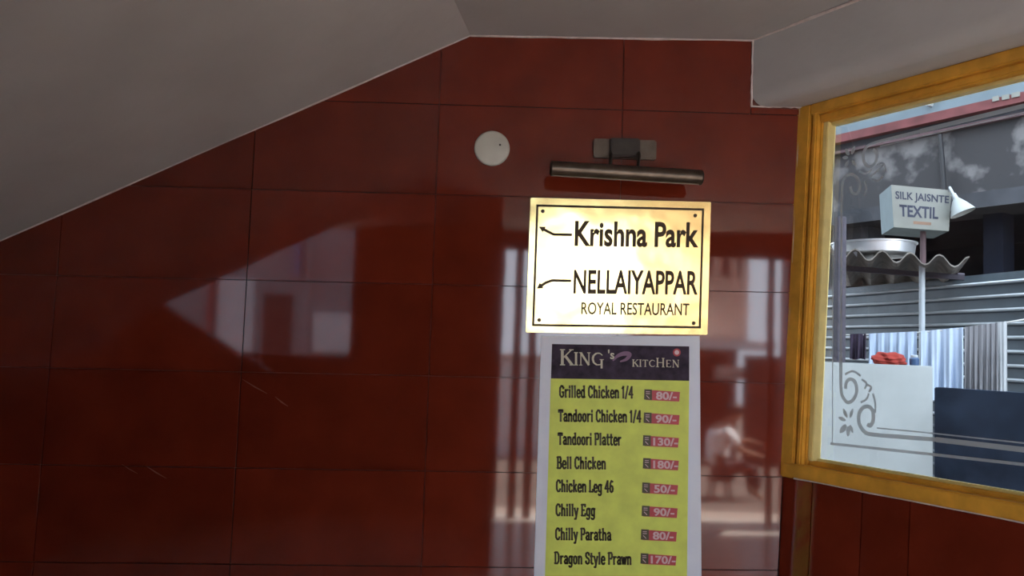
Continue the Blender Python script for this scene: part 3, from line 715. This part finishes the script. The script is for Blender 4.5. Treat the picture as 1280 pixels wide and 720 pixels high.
fslab('shop_ceiling', 'void', zb[4] + .02, zb[4] + .12, -2.5, -0.3)
sp = sof(pF(1085, 320)); fslab('pillar', 'ledge', GZ, zb[4], -0.3, 0.0, s0, sp)
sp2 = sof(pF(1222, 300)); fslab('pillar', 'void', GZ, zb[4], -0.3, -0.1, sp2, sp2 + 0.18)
fslab('pillar', 'ledge', GZ, zb[4], -0.3, 0.0, 4.0, s1)
for k, (xa, xb, ya) in enumerate(((1241, 1249, 119.5), (1253, 1262, 117.5), (1265, 1275, 114.5))):
    MB().prism([pF(xa, ya + 8, .101), pF(xb, ya + 6, .101), pF(xb, ya, .101), pF(xa, ya + 2, .101)], FN * 0.01).build('pale_board_mark', 'signw', bld)
MB().prism([pF(1161, 133, .0), pF(1166, 133, .0), pF(1171, 119, .0), pF(1165, 119, .0)], FN * 0.05).build('white_bracket', 'whitewall', bld)
MB().tube([pF(1175, 168, .05), pF(1178, 200, .05), pF(1180, 232, .05), pF(1182, 256, .05)], 0.022, 8).build('cable', 'cable', bld)

# hanging sign box on its pole
KS = 6.4
sg = [pk(1117, 284, KS), pk(1186, 289, KS - .12), pk(1189, 238, KS - .12), pk(1114, 231, KS)]
snn = (sg[1] - sg[0]).cross(sg[3] - sg[0]).normalized()
if snn.dot(CAM - sg[0]) < 0: snn = -snn
board = thing('shop_sign_board', (sg[0] + sg[1]) / 2, 'ivory shop sign board lettered in slate above the cement roof sheet', 'sign')
sd_ = pk(1102, 277, KS + .42) - sg[0]; sd_.z = 0
MB().prism(sg, sd_).build('sign_box', 'teal', board)
off = snn * 0.006
sface = MB().prism(sg, off).build('sign_face', 'signw', board)
sgo = [p + off + snn * 0.003 for p in sg]
def sub(u0, v0, u1, v1): return [bil(sgo, u0, v0), bil(sgo, u1, v0), bil(sgo, u1, v1), bil(sgo, u0, v1)]
text_mb('SILK JAISNTE', sub(.06, .62, .97, .86), 0.02).build('lettering', 'slate', sface)
text_mb('TEXTIL', sub(.12, .27, .80, .55), 0.03).build('lettering', 'slate', sface)
MB().poly(sub(.36, .11, .68, .18)).build('lettering', 'brownl', sface)
pt_ = bil(sg, .58, 0) - snn * 0.10
MB().tube([Vector((pt_.x, pt_.y, GZ)), Vector((pt_.x, pt_.y, pt_.z + .01))], 0.022, 10).build('pole', 'pinkrail', board, smooth=True)
# white lamp shade fixed at the end of the sign
lc = pk(1196, 251, 6.2)
sl_ = thing('sign_lamp', lc - Vector((0, 0, .16)), 'small white conical lamp shade at the right end of the shop sign', 'lamp')
ax = Vector((0.35, -0.25, -1)).normalized()
MB().lathe(lc, ax, [(0.02, -0.02), (0.035, 0.0), (0.06, 0.04), (0.090, 0.10), (0.094, 0.108), (0.085, 0.105), (0.05, 0.045), (0.02, 0.01)], 28).build('shade', 'whitewall', sl_, smooth=True)
MB().lathe(lc, ax, [(0.0, -0.06), (0.018, -0.06), (0.022, -0.01), (0.022, 0.015), (0.0, 0.02)], 14).build('socket', 'pipe', sl_, smooth=True)
MB().tube([lc - ax * 0.05, lc - ax * .09 + (sg[2] - lc) * 0.3, sg[2] + (sg[1] - sg[2]) * 0.12 - snn * 0.04], 0.010, 8).build('arm', 'pipe', sl_, smooth=True)

# corrugated steel fence
_g = ray(425, 438); GD = Vector((-_g.x, -_g.y, 0)).normalized(); GN = GD.cross(Z3).normalized()
if GN.dot(CAM - pk(1160, 440, 5.6)) < 0: GN = -GN
GP = pk(1160, 440, 5.7)
def pG(x, y, off=0.0): return hit(x, y, GP + GN * off, GN)
def gs(s, z, off=0.0):
    p = GP + GD * s + GN * off; return Vector((p.x, p.y, z))
fence = thing('corrugated_fence', gs(0, GZ), 'blue grey corrugated steel fence behind the washing line', 'fence')
ztop = pG(1280, 338).z
sa, sb = (pG(1028, 400) - GP).dot(GD), (pG(1470, 400) - GP).dot(GD)
PITCHZ = 0.088
zr = pG(1160, 362.5).z
prof = []
zz = GZ
n0 = int((zr - GZ) / PITCHZ) + 1
z = zr - n0 * PITCHZ
while z < ztop:
    for dz, o in ((0.0, 0.010), (0.008, 0.012), (0.016, 0.010), (0.024, 0.0), (0.080, 0.0)):
        if GZ <= z + dz <= ztop: prof.append((z + dz, o))
    z += PITCHZ
prof = [(GZ, 0.0)] + prof + [(ztop, 0.0)]
edges_ = [sa, (sa + sb) / 2 - 0.15, sb]
for i in range(2):
    m = MB(); a, b = edges_[i] - (0.06 if i else 0), edges_[i + 1]
    sh = 0.004 * i
    for (z, o) in prof: m.v += [gs(a, z, o + sh), gs(b, z, o + sh)]
    for k in range(len(prof) - 1): m.f.append((2 * k, 2 * k + 1, 2 * k + 3, 2 * k + 2))
    for (z, o) in prof: m.v += [gs(a, z, o + sh - .002), gs(b, z, o + sh - .002)]
    q = 2 * len(prof)
    for k in range(len(prof) - 1): m.f.append((q + 2 * k, q + 2 * k + 2, q + 2 * k + 3, q + 2 * k + 1))
    m.build('sheet', 'galv', fence)
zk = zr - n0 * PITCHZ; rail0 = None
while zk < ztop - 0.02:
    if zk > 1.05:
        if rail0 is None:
            rail0 = MB().prism([gs(sa, zk, .012), gs(sa, zk + .004, .026), gs(sa, zk + .012, .029), gs(sa, zk + .020, .020), gs(sa, zk + .022, .012)], GD * (sb - sa)).build('highlight_rib', 'pipe', fence); z_first = zk  # pale bars: skylight glints on the corrugation put into their colour
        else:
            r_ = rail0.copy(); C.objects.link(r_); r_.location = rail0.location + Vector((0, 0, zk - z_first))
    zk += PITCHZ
for s in (sa + 0.1, (sa + sb) / 2, sb - 0.1):
    MB().prism([gs(s, GZ, -.06), gs(s + .05, GZ, -.06), gs(s + .05, GZ, -.006), gs(s, GZ, -.006)], Z3 * (ztop - GZ + .03)).build('fence_post', 'post', fence)

# cement roof sheet on posts, with a basin on it
ra, rb_ = pk(1036, 326, 5.15), pk(1212, 327, 4.75)
zr_ = 2.13
ra.z, rb_.z = zr_ + .04, zr_ - .04
rd = Vector((0.50, 1.0, -0.02)).normalized()
roof = thing('cement_roof_sheet', (ra + rb_) / 2, 'wavy grey cement roof sheet carrying an aluminium basin', 'roof sheet')
m = MB(); rl = (rb_ - ra).length; nw = 5; N = nw * 8; RL = 3.2
def wav(i):
    t = i / 8.0 * 2 * math.pi; c = math.cos(t); return 0.033 * (0.7 * c + 0.3 * (1 if c > 0 else -1) * abs(c) ** .5)
for (dz) in (0.0, -0.009):
    for j in range(2):
        for i in range(N + 1):
            p = ra + (rb_ - ra) * i / N + rd * (RL * j); m.v.append(p + Z3 * (wav(i) + dz))
W = N + 1
for i in range(N):
    m.f += [(i, i + 1, W + i + 1, W + i), (2 * W + i, 3 * W + i, 3 * W + i + 1, 2 * W + i + 1), (i, 2 * W + i, 2 * W + i + 1, i + 1), (W + i, W + i + 1, 3 * W + i + 1, 3 * W + i)]
m.f += [(0, W, 3 * W, 2 * W), (N, 2 * W + N, 3 * W + N, W + N)]
m.build('sheet', 'asbestos', roof, smooth=True)
for j in (0.35, 1.8):
    a = ra + rd * j - Z3 * 0.075; b = rb_ + rd * j - Z3 * 0.075
    MB().prism([a + rd * -.02, a + rd * .02, a + rd * .02 + Z3 * .033, a - rd * .02 + Z3 * .033], (b - a)).build('batten', 'post', roof)
bc = ra + (rb_ - ra) * 0.33 + rd * 0.30; bc.z = zr_ + 0.04 - .08 * .33 - .006 + 0.034
basin = MB(); basin.lathe(bc, Z3, [(0.0, 0.0), (0.235, 0.0), (0.246, 0.008), (0.256, 0.070), (0.266, 0.073), (0.267, 0.080), (0.250, 0.079), (0.238, 0.012), (0.0, 0.006)], 48)
basin.build('aluminium_basin', 'alu', smooth=True, label='shallow aluminium basin resting on the wavy roof sheet', cat='basin')
pp = pk(1152.5, 400, 4.98)
MB().tube([Vector((pp.x, pp.y, GZ)), Vector((pp.x, pp.y, zr_ - 0.045))], 0.018, 12).build('thin_pole', 'pipe', smooth=True, label='thin pale grey pole holding up the roof sheet', cat='pole')
pq = pk(1049.5, 400, 4.85)
MB().box((pq.x - .028, pq.y - .03, GZ), (pq.x + .026, pq.y + .03, zr_ + 0.22)).build('timber_post', 'post', bevel=0.004, label='mauve grey upright post at the left edge of the window view', cat='post')

# white board wall and dark board
kw = 4.35
tl, tr = pk(1020, 450, kw + .05), pk(1166.5, 460, kw)
zt_ = (tl.z + tr.z) / 2
def upright(a, b, z0, z1, th):
    d = Vector((b.x - a.x, b.y - a.y, 0)).normalized(); n = d.cross(Z3)
    if n.dot(CAM - a) < 0: n = -n
    A, B = Vector((a.x, a.y, z0)), Vector((b.x, b.y, z0))
    return MB().prism([A, B, B - n * th, A - n * th], Z3 * (z1 - z0)), n
mw, nw_ = upright(tl, tr, GZ, zt_, 0.13)
mw.build('whitewashed_wall', 'whitewall', bevel=0.006, label='low whitewashed wall seen through the lower left of the glass', cat='wall')
a_, b_ = pk(1167.5, 484, kw + .02), pk(1330, 484, kw - .5)
b_ = a_ + (b_ - a_) * 1.9
md, nd_ = upright(a_, b_, GZ, a_.z, 0.10)
md.build('dark_board_wall', 'navyboard', bevel=0.005, label='low dark blue wall beside the whitewashed one', cat='wall')

# washing line and clothes
kl = 4.95
A_, B_ = pk(1040, 419, kl), pk(1330, 391, kl - .55)
lp = [A_ + (B_ - A_) * i / 16 - Z3 * (0.035 * math.sin(math.pi * i / 16)) for i in range(17)]
MB().tube(lp, 0.0045, 6).build('washing_line', 'rope', label='pale rope washing line stretched before the fence', cat='rope')
MB().tube([Vector((B_.x + .03, B_.y, GZ)), Vector((B_.x + .03, B_.y, B_.z + .12))], 0.026, 12).build('clothes_post', 'pipe', smooth=True, label='pale post at the right end of the washing line', cat='post')
def online(x):
    best = None
    for i in range(16):
        for k in range(10):
            p = lp[i] + (lp[i + 1] - lp[i]) * k / 10
            q = ROT.transposed() @ (p - CAM); px_ = 640 + FPX * q.x / q.y
            if best is None or abs(px_ - x) < best[0]: best = (abs(px_ - x), p)
    return best[1].copy()
def cloth(name, x0, x1, yb, m, label, folds=5, amp=0.012, spread=0.0, seed=0):
    rnd = random.Random(seed); p0, p1 = online(x0), online(x1)
    q = pk((x0 + x1) / 2, yb, (ROT.transposed() @ (p0 - CAM)).y); h = (p0.z + p1.z) / 2 - q.z
    d = (p1 - p0); hd = Vector((d.x, d.y, 0)).normalized(); n = hd.cross(Z3)
    if n.dot(CAM - p0) < 0: n = -n
    mb = MB(); nu, nv = 40, 14; ph = [rnd.uniform(0, 6.28) for _ in range(4)]
    def surf(u, v, side):
        fold = amp * (0.25 + v) * (math.sin(u * folds * 6.28 + ph[0] + 1.2 * v) + 0.5 * math.sin(u * folds * 2.3 * 6.28 + ph[1]))
        p = p0 + d * u + hd * (spread * (u - 0.5) * v) - Z3 * (h * v * (1 + 0.02 * math.sin(u * 9 + ph[2])))
        return p + n * (side * (0.0065 + 0.006 * min(1, v * 4)) + fold) + (Z3 * 0.0065 if v == 0 else Vector((0, 0, 0)))
    for side, hh in ((1, 1.0), (-1, 0.93)):
        for j in range(nv + 1):
            for i in range(nu + 1): mb.v.append(surf(i / nu, j / nv * hh, side))
    T = (nu + 1) * (nv + 1)
    for s in (0, T):
        for j in range(nv):
            for i in range(nu):
                a = s + j * (nu + 1) + i; mb.f.append((a, a + 1, a + nu + 2, a + nu + 1))
    for i in range(nu): mb.f.append((i, T + i, T + i + 1, i + 1))
    return mb.build(name, m, smooth=True, label=label, cat='laundry', group='clothes on the washing line')
cloth('hanging_garment', 1063, 1083, 449, 'c_plum', 'narrow dark plum garment at the left end of the washing line', 2, seed=1)
cloth('hanging_cloth', 1086, 1147, 470, 'c_blue', 'light blue cloth hanging behind the red bundle', 5, seed=2)
cloth('hanging_cloth', 1151, 1203, 500, 'c_white', 'bluish white cloth hanging right of the thin pole', 3, 0.018, seed=3)
cloth('hanging_cloth', 1205, 1247, 500, 'c_grey', 'grey cloth hanging between two paler cloths', 6, 0.008, seed=4)
cloth('hanging_cloth', 1248, 1258, 500, 'c_pale', 'narrow pale strip of cloth at the right end of the line', 1, 0.006, seed=5)
# red bundle and blue jar on the white wall
def blob(c, rx, ry, rz, seed, axis):
    rnd = random.Random(seed); bm = bmesh.new(); bmesh.ops.create_icosphere(bm, subdivisions=4, radius=1)
    mb = MB(); n = axis.cross(Z3); ph = [rnd.uniform(0, 6) for _ in range(6)]
    for v in bm.verts:
        p = v.co; k = 1 + .12 * math.sin(5 * p.x + ph[0]) * math.cos(4 * p.y + ph[1]) + .09 * math.sin(9 * p.x + 4 * p.z + ph[2]) + .05 * math.sin(15 * p.z + 8 * p.y + ph[3])
        z = max(p.z * k, -0.55)
        mb.v.append(c + axis * (p.x * k * rx) + n * (p.y * k * ry) + Z3 * ((z + 0.55) * rz))
    mb.f = [tuple(v.index for v in f.verts) for f in bm.faces]; bm.free(); return mb
wdir = Vector((tr.x - tl.x, tr.y - tl.y, 0)).normalized()
c_ = tl + wdir * ((pk(1119, 452, kw) - tl).dot(wdir)) - nw_ * 0.065; c_.z = zt_
blob(c_, 0.092, 0.055, 0.044, 3, wdir).build('cloth_bundle', 'c_red', smooth=True, label='crumpled red cloth bundle lying on the whitewashed wall', cat='cloth')
c2 = tl + wdir * ((pk(1149, 452, kw) - tl).dot(wdir)) - nw_ * 0.055; c2.z = zt_
jr = thing('jar', c2, 'small dark blue jar on the whitewashed wall beside the red bundle', 'jar')
MB().lathe(c2, Z3, [(0.0, 0.0), (0.022, 0.0), (0.025, 0.006), (0.025, 0.036), (0.018, 0.044), (0.0, 0.044)], 20).build('body', 'jar', jr, smooth=True)
MB().lathe(c2 + Z3 * 0.044, Z3, [(0.0, 0.0), (0.019, 0.0), (0.019, 0.011), (0.016, 0.013), (0.0, 0.013)], 20).build('lid', 'pipe', jr, smooth=True)

# ------------------------------------------------------------------ street behind the camera, mirrored in the glazed tiles
M['brownwall'] = mat('tan_house_wall', (0.66, 0.46, 0.38), 0.85, var=0.15, scale=1.2)
M['greywall'] = mat('grey_house_wall', (0.30, 0.30, 0.33), 0.85, var=0.15, scale=1.2)
M['street_white'] = mat('white_house_paint', (0.78, 0.80, 0.85), 0.7, var=0.05)
M['street_blue'] = mat('blue_house_paint', (0.12, 0.25, 0.50), 0.7, var=0.05)
M['street_red'] = mat('red_house_paint', (0.45, 0.05, 0.05), 0.7, var=0.05)
M['street_dark'] = mat('shadowy_shopfront', (0.06, 0.04, 0.04), 0.8, var=0.2)
SY = 10.5
def sbox(name, m, x0, y0, x1, y1, par, proud=0.05, deep=0.3, ground=False, top=None):
    a, b = pm(x0, y1, SY), pm(x1, y0, SY)
    z0 = GZ if ground else a.z; z1 = top if top is not None else b.z
    return MB().box((a.x, -SY - deep, z0), (b.x, -SY + proud, z1)).build(name, m, par)
xt0, xt1 = pm(800, 400, SY).x, pm(935, 400, SY).x
h1 = thing('street_house', ((xt0 + xt1) / 2, -SY - 0.2, GZ), 'narrow tan shop house across the street mirrored right of the menu', 'building')
zs_ = pm(900, 436, SY).z
MB().box((xt0, -SY - 0.9, zs_), (xt1, -SY, 4.4)).build('wall', 'brownwall', h1)
MB().box((xt0, -SY - 0.9, GZ), (xt1, -SY - 0.5, zs_)).build('shopfront', 'street_dark', h1)
MB().box((xt0, -SY - 0.2, zs_ - 0.02), (xt1 + .25, -SY + 0.6, zs_ + 0.12)).build('awning', 'street_white', h1)
sbox('signboard', 'street_white', 903, 461, 940, 476, h1, -0.3, 0.45)
for k, (x0_, x1_) in enumerate(((884, 890), (902, 912), (922, 926))):
    sbox('window', 'street_dark', x0_, 318, x1_, 345, h1, 0.02, 0.02)
xa_w = pm(560, 400, SY).x
bw = thing('boundary_wall', ((xa_w + xt0) / 2, -SY, GZ), 'low pale boundary wall across the street left of the tan house', 'wall')
MB().box((xa_w, -SY - 0.2, GZ), (xt0 - .01, -SY, 1.25)).build('wall', 'street_white', bw); MB().box((xa_w, -SY - 0.24, 1.25), (xt0 - .01, -SY + .04, 1.31)).build('coping', 'brownwall', bw)
xs2 = pm(1012, 400, SY).x
h3 = thing('street_house', (xs2 + 1.6, -SY - 0.2, GZ), 'grey house across the street behind the right door jamb', 'building')
MB().box((xs2, -SY - .5, GZ), (xs2 + 3.2, -SY, 4.0)).build('wall', 'greywall', h3)
MB().box((xt1 + .01, -SY - 0.2, GZ), (xs2 - .01, -SY - .02, zs_ - .1)).build('yard_gate', 'street_dark', label='low dark gate between the tan house and the grey house', cat='gate')
xa = xa_w
h2 = thing('street_house', ((xa - 8) / 2, -SY - 0.2, GZ), 'grey house across the street mirrored in the left of the tiles', 'building')
MB().box((-12, -SY - .5, GZ), (xa - .05, -SY - 0.001, 4.6)).build('wall', 'greywall', h2)
sbox('pillar', 'street_white', 380, 270, 390, 450, h2, 0.10, 0.0, ground=True, top=4.6)
sbox('downpipe', 'street_blue', 368, 270, 377, 345, h2, 0.10, 0.0)
sbox('panel', 'street_white', 391, 395, 440, 440, h2, 0.04, 0.0)
sbox('panel', 'street_white', 270, 350, 320, 440, h2, 0.04, 0.0)
sbox('door', 'street_dark', 325, 370, 366, 470, h2, 0.03, 0.0, ground=True)
sbox('post', 'street_red', 258, 340, 269, 470, h2, 0.12, 0.0, ground=True)

# person on a stool in the street, leaning forward, white shirt
LP = 7.3
def skin(name, pts, edges, m, parent, sub=2):
    me = bpy.data.meshes.new(name); org = parent_world(parent)
    me.from_pydata([Vector(p[:3]) for p in pts], edges, [])
    o = bpy.data.objects.new(name, me); C.objects.link(o)
    o.modifiers.new('skin', 'SKIN'); sk = me.skin_vertices[0].data
    for i, p in enumerate(pts):
        r = p[3]; sk[i].radius = (r, r if len(p) < 5 else p[4]); sk[i].use_root = (i == 0)
    o.modifiers.new('sub', 'SUBSURF').levels = sub
    bpy.context.view_layer.update()
    me2 = bpy.data.meshes.new_from_object(o.evaluated_get(bpy.context.evaluated_depsgraph_get()))
    bpy.data.objects.remove(o); me2.name = name; me2.materials.clear(); me2.materials.append(M[m])
    for f in me2.polygons: f.use_smooth = True
    o = bpy.data.objects.new(name, me2); C.objects.link(o); o.parent = parent
    return o
M['skin'] = mat('brown_skin', (0.26, 0.13, 0.08), 0.55, var=0.05)
M['hair'] = mat('black_hair', (0.012, 0.01, 0.01), 0.5, var=0.1)
M['shirt'] = mat('white_shirt', (0.80, 0.81, 0.84), 0.9, var=0.04)
M['trousers'] = mat('dark_trousers', (0.06, 0.045, 0.05), 0.9, var=0.1)
hp = pm(899, 583, LP)                       # hip centre
sx = hp.x; sy_ = -LP
man = thing('person', Vector((sx, sy_, GZ)), 'person in a white shirt and dark trousers seated, leaning forward with an arm out', 'person')
Z0 = hp.z - GZ
def P_(x, y, z, *r): return (x, y, z + Z0, *r)
body = [P_(0, 0, 0, .11, .13), P_(-.03, 0, .18, .11, .13), P_(.0, 0, .36, .12, .15), P_(.07, 0, .47, .10, .13), P_(.12, 0, .53, .05), P_(.165, 0, .585, .065), P_(.20, 0, .66, .088, .078), P_(.20, 0, .72, .07),
        P_(.06, -.17, .44, .055), P_(.20, -.20, .28, .042), P_(.40, -.15, .30, .034), P_(.47, -.14, .305, .03),
        P_(.06, .17, .44, .055), P_(.18, .21, .24, .042), P_(.36, .14, .18, .034), P_(.43, .12, .17, .03),
        P_(.06, -.10, -.01, .085), P_(.40, -.12, .02, .065), P_(.42, -.12, -.18, .05), P_(.40, -.12, -Z0 + .08, .036), P_(.50, -.13, -Z0 + .03, .03),
        P_(.06, .10, -.01, .085), P_(.40, .12, .02, .065), P_(.42, .12, -.18, .05), P_(.40, .12, -Z0 + .08, .036), P_(.50, .13, -Z0 + .03, .03),
        P_(.285, 0, .645, .014)]
be = [(0, 1), (1, 2), (2, 3), (3, 4), (4, 5), (5, 6), (6, 7), (3, 8), (8, 9), (9, 10), (10, 11), (3, 12), (12, 13), (13, 14), (14, 15), (0, 16), (16, 17), (17, 18), (18, 19), (19, 20), (0, 21), (21, 22), (22, 23), (23, 24), (24, 25), (6, 26)]
for base, s in ((11, -1), (15, 1)):          # five fingers on each hand
    bx_, by_, bz_ = body[base][:3]
    for k in range(5):
        if k == 0: dv = Vector((.035, -s * .035, .0)); L_ = .05
        else: dv = Vector((.045, (k - 2.5) * .018, -.004 * k)); L_ = (.0, .075, .085, .078, .06)[k]
        d = dv.normalized(); i0 = len(body)
        q1 = Vector((bx_, by_, bz_)) + dv; q2 = q1 + d * L_ * .5; q3 = q2 + (d + Vector((0, 0, -.5))).normalized() * L_ * .5
        body += [(*q1, .010), (*q2, .009), (*q3, .007)]
        be += [(base, i0), (i0, i0 + 1), (i0 + 1, i0 + 2)]
skin('body', body, be, 'skin', man)
shirt = [P_(0, 0, .0, .135, .155), P_(-.03, 0, .18, .13, .15), P_(.0, 0, .36, .14, .17), P_(.065, 0, .465, .11, .145), P_(.06, -.18, .44, .075), P_(.18, -.205, .31, .062), P_(.06, .18, .44, .075), P_(.165, .212, .27, .062)]
skin('shirt', shirt, [(0, 1), (1, 2), (2, 3), (3, 4), (4, 5), (3, 6), (6, 7)], 'shirt', man)
trs = [P_(-.01, 0, -.005, .14, .145), P_(.06, -.10, -.005, .10), P_(.40, -.12, .02, .08), P_(.42, -.12, -.18, .065), P_(.405, -.12, -Z0 + .13, .055), P_(.06, .10, -.005, .10), P_(.40, .12, .02, .08), P_(.42, .12, -.18, .065), P_(.405, .12, -Z0 + .13, .055)]
skin('trousers', trs, [(0, 1), (1, 2), (2, 3), (3, 4), (0, 5), (5, 6), (6, 7), (7, 8)], 'trousers', man)
hc = Vector((sx, sy_, GZ)) + Vector((.185, 0, .69 + Z0))
hb = MB(); hb.lathe(hc, Vector((-.45, 0, 1)), [(0.094, -.035), (.103, 0.0), (.097, .04), (.07, .078), (.035, .095), (0, .10)], 20); hb.build('hair', 'hair', man, smooth=True)
for s in (-1, 1):
    e = Vector((sx, sy_, GZ)) + Vector((.27, s * .032, .672 + Z0)); MB().lathe(e, Vector((1, 0, 0)), [(0, -.006), (.009, 0), (0, .007)], 10).build('eye', 'hair', man)
    e = Vector((sx, sy_, GZ)) + Vector((.185, s * .082, .655 + Z0)); MB().lathe(e, Vector((0, s, 0)), [(0, -.01), (.026, 0), (.02, .012), (0, .012)], 12).build('ear', 'skin', man)
stl = thing('stool', Vector((sx, sy_, GZ)), 'low dark wooden stool under the seated person', 'stool')
zt = Z0 - .145 + GZ
MB().lathe(Vector((sx, sy_, zt - .03)), Z3, [(0, 0), (.16, 0), (.165, .01), (.165, .025), (.155, .03), (0, .03)], 24).build('seat', 'darkwood', stl, smooth=True)
for k in range(4):
    q = math.pi / 4 + k * math.pi / 2; c, s = math.cos(q), math.sin(q)
    MB().tube([Vector((sx + .16 * c, sy_ + .16 * s, GZ)), Vector((sx + .12 * c, sy_ + .12 * s, zt - .028))], .016, 8).build('leg', 'darkwood', stl)
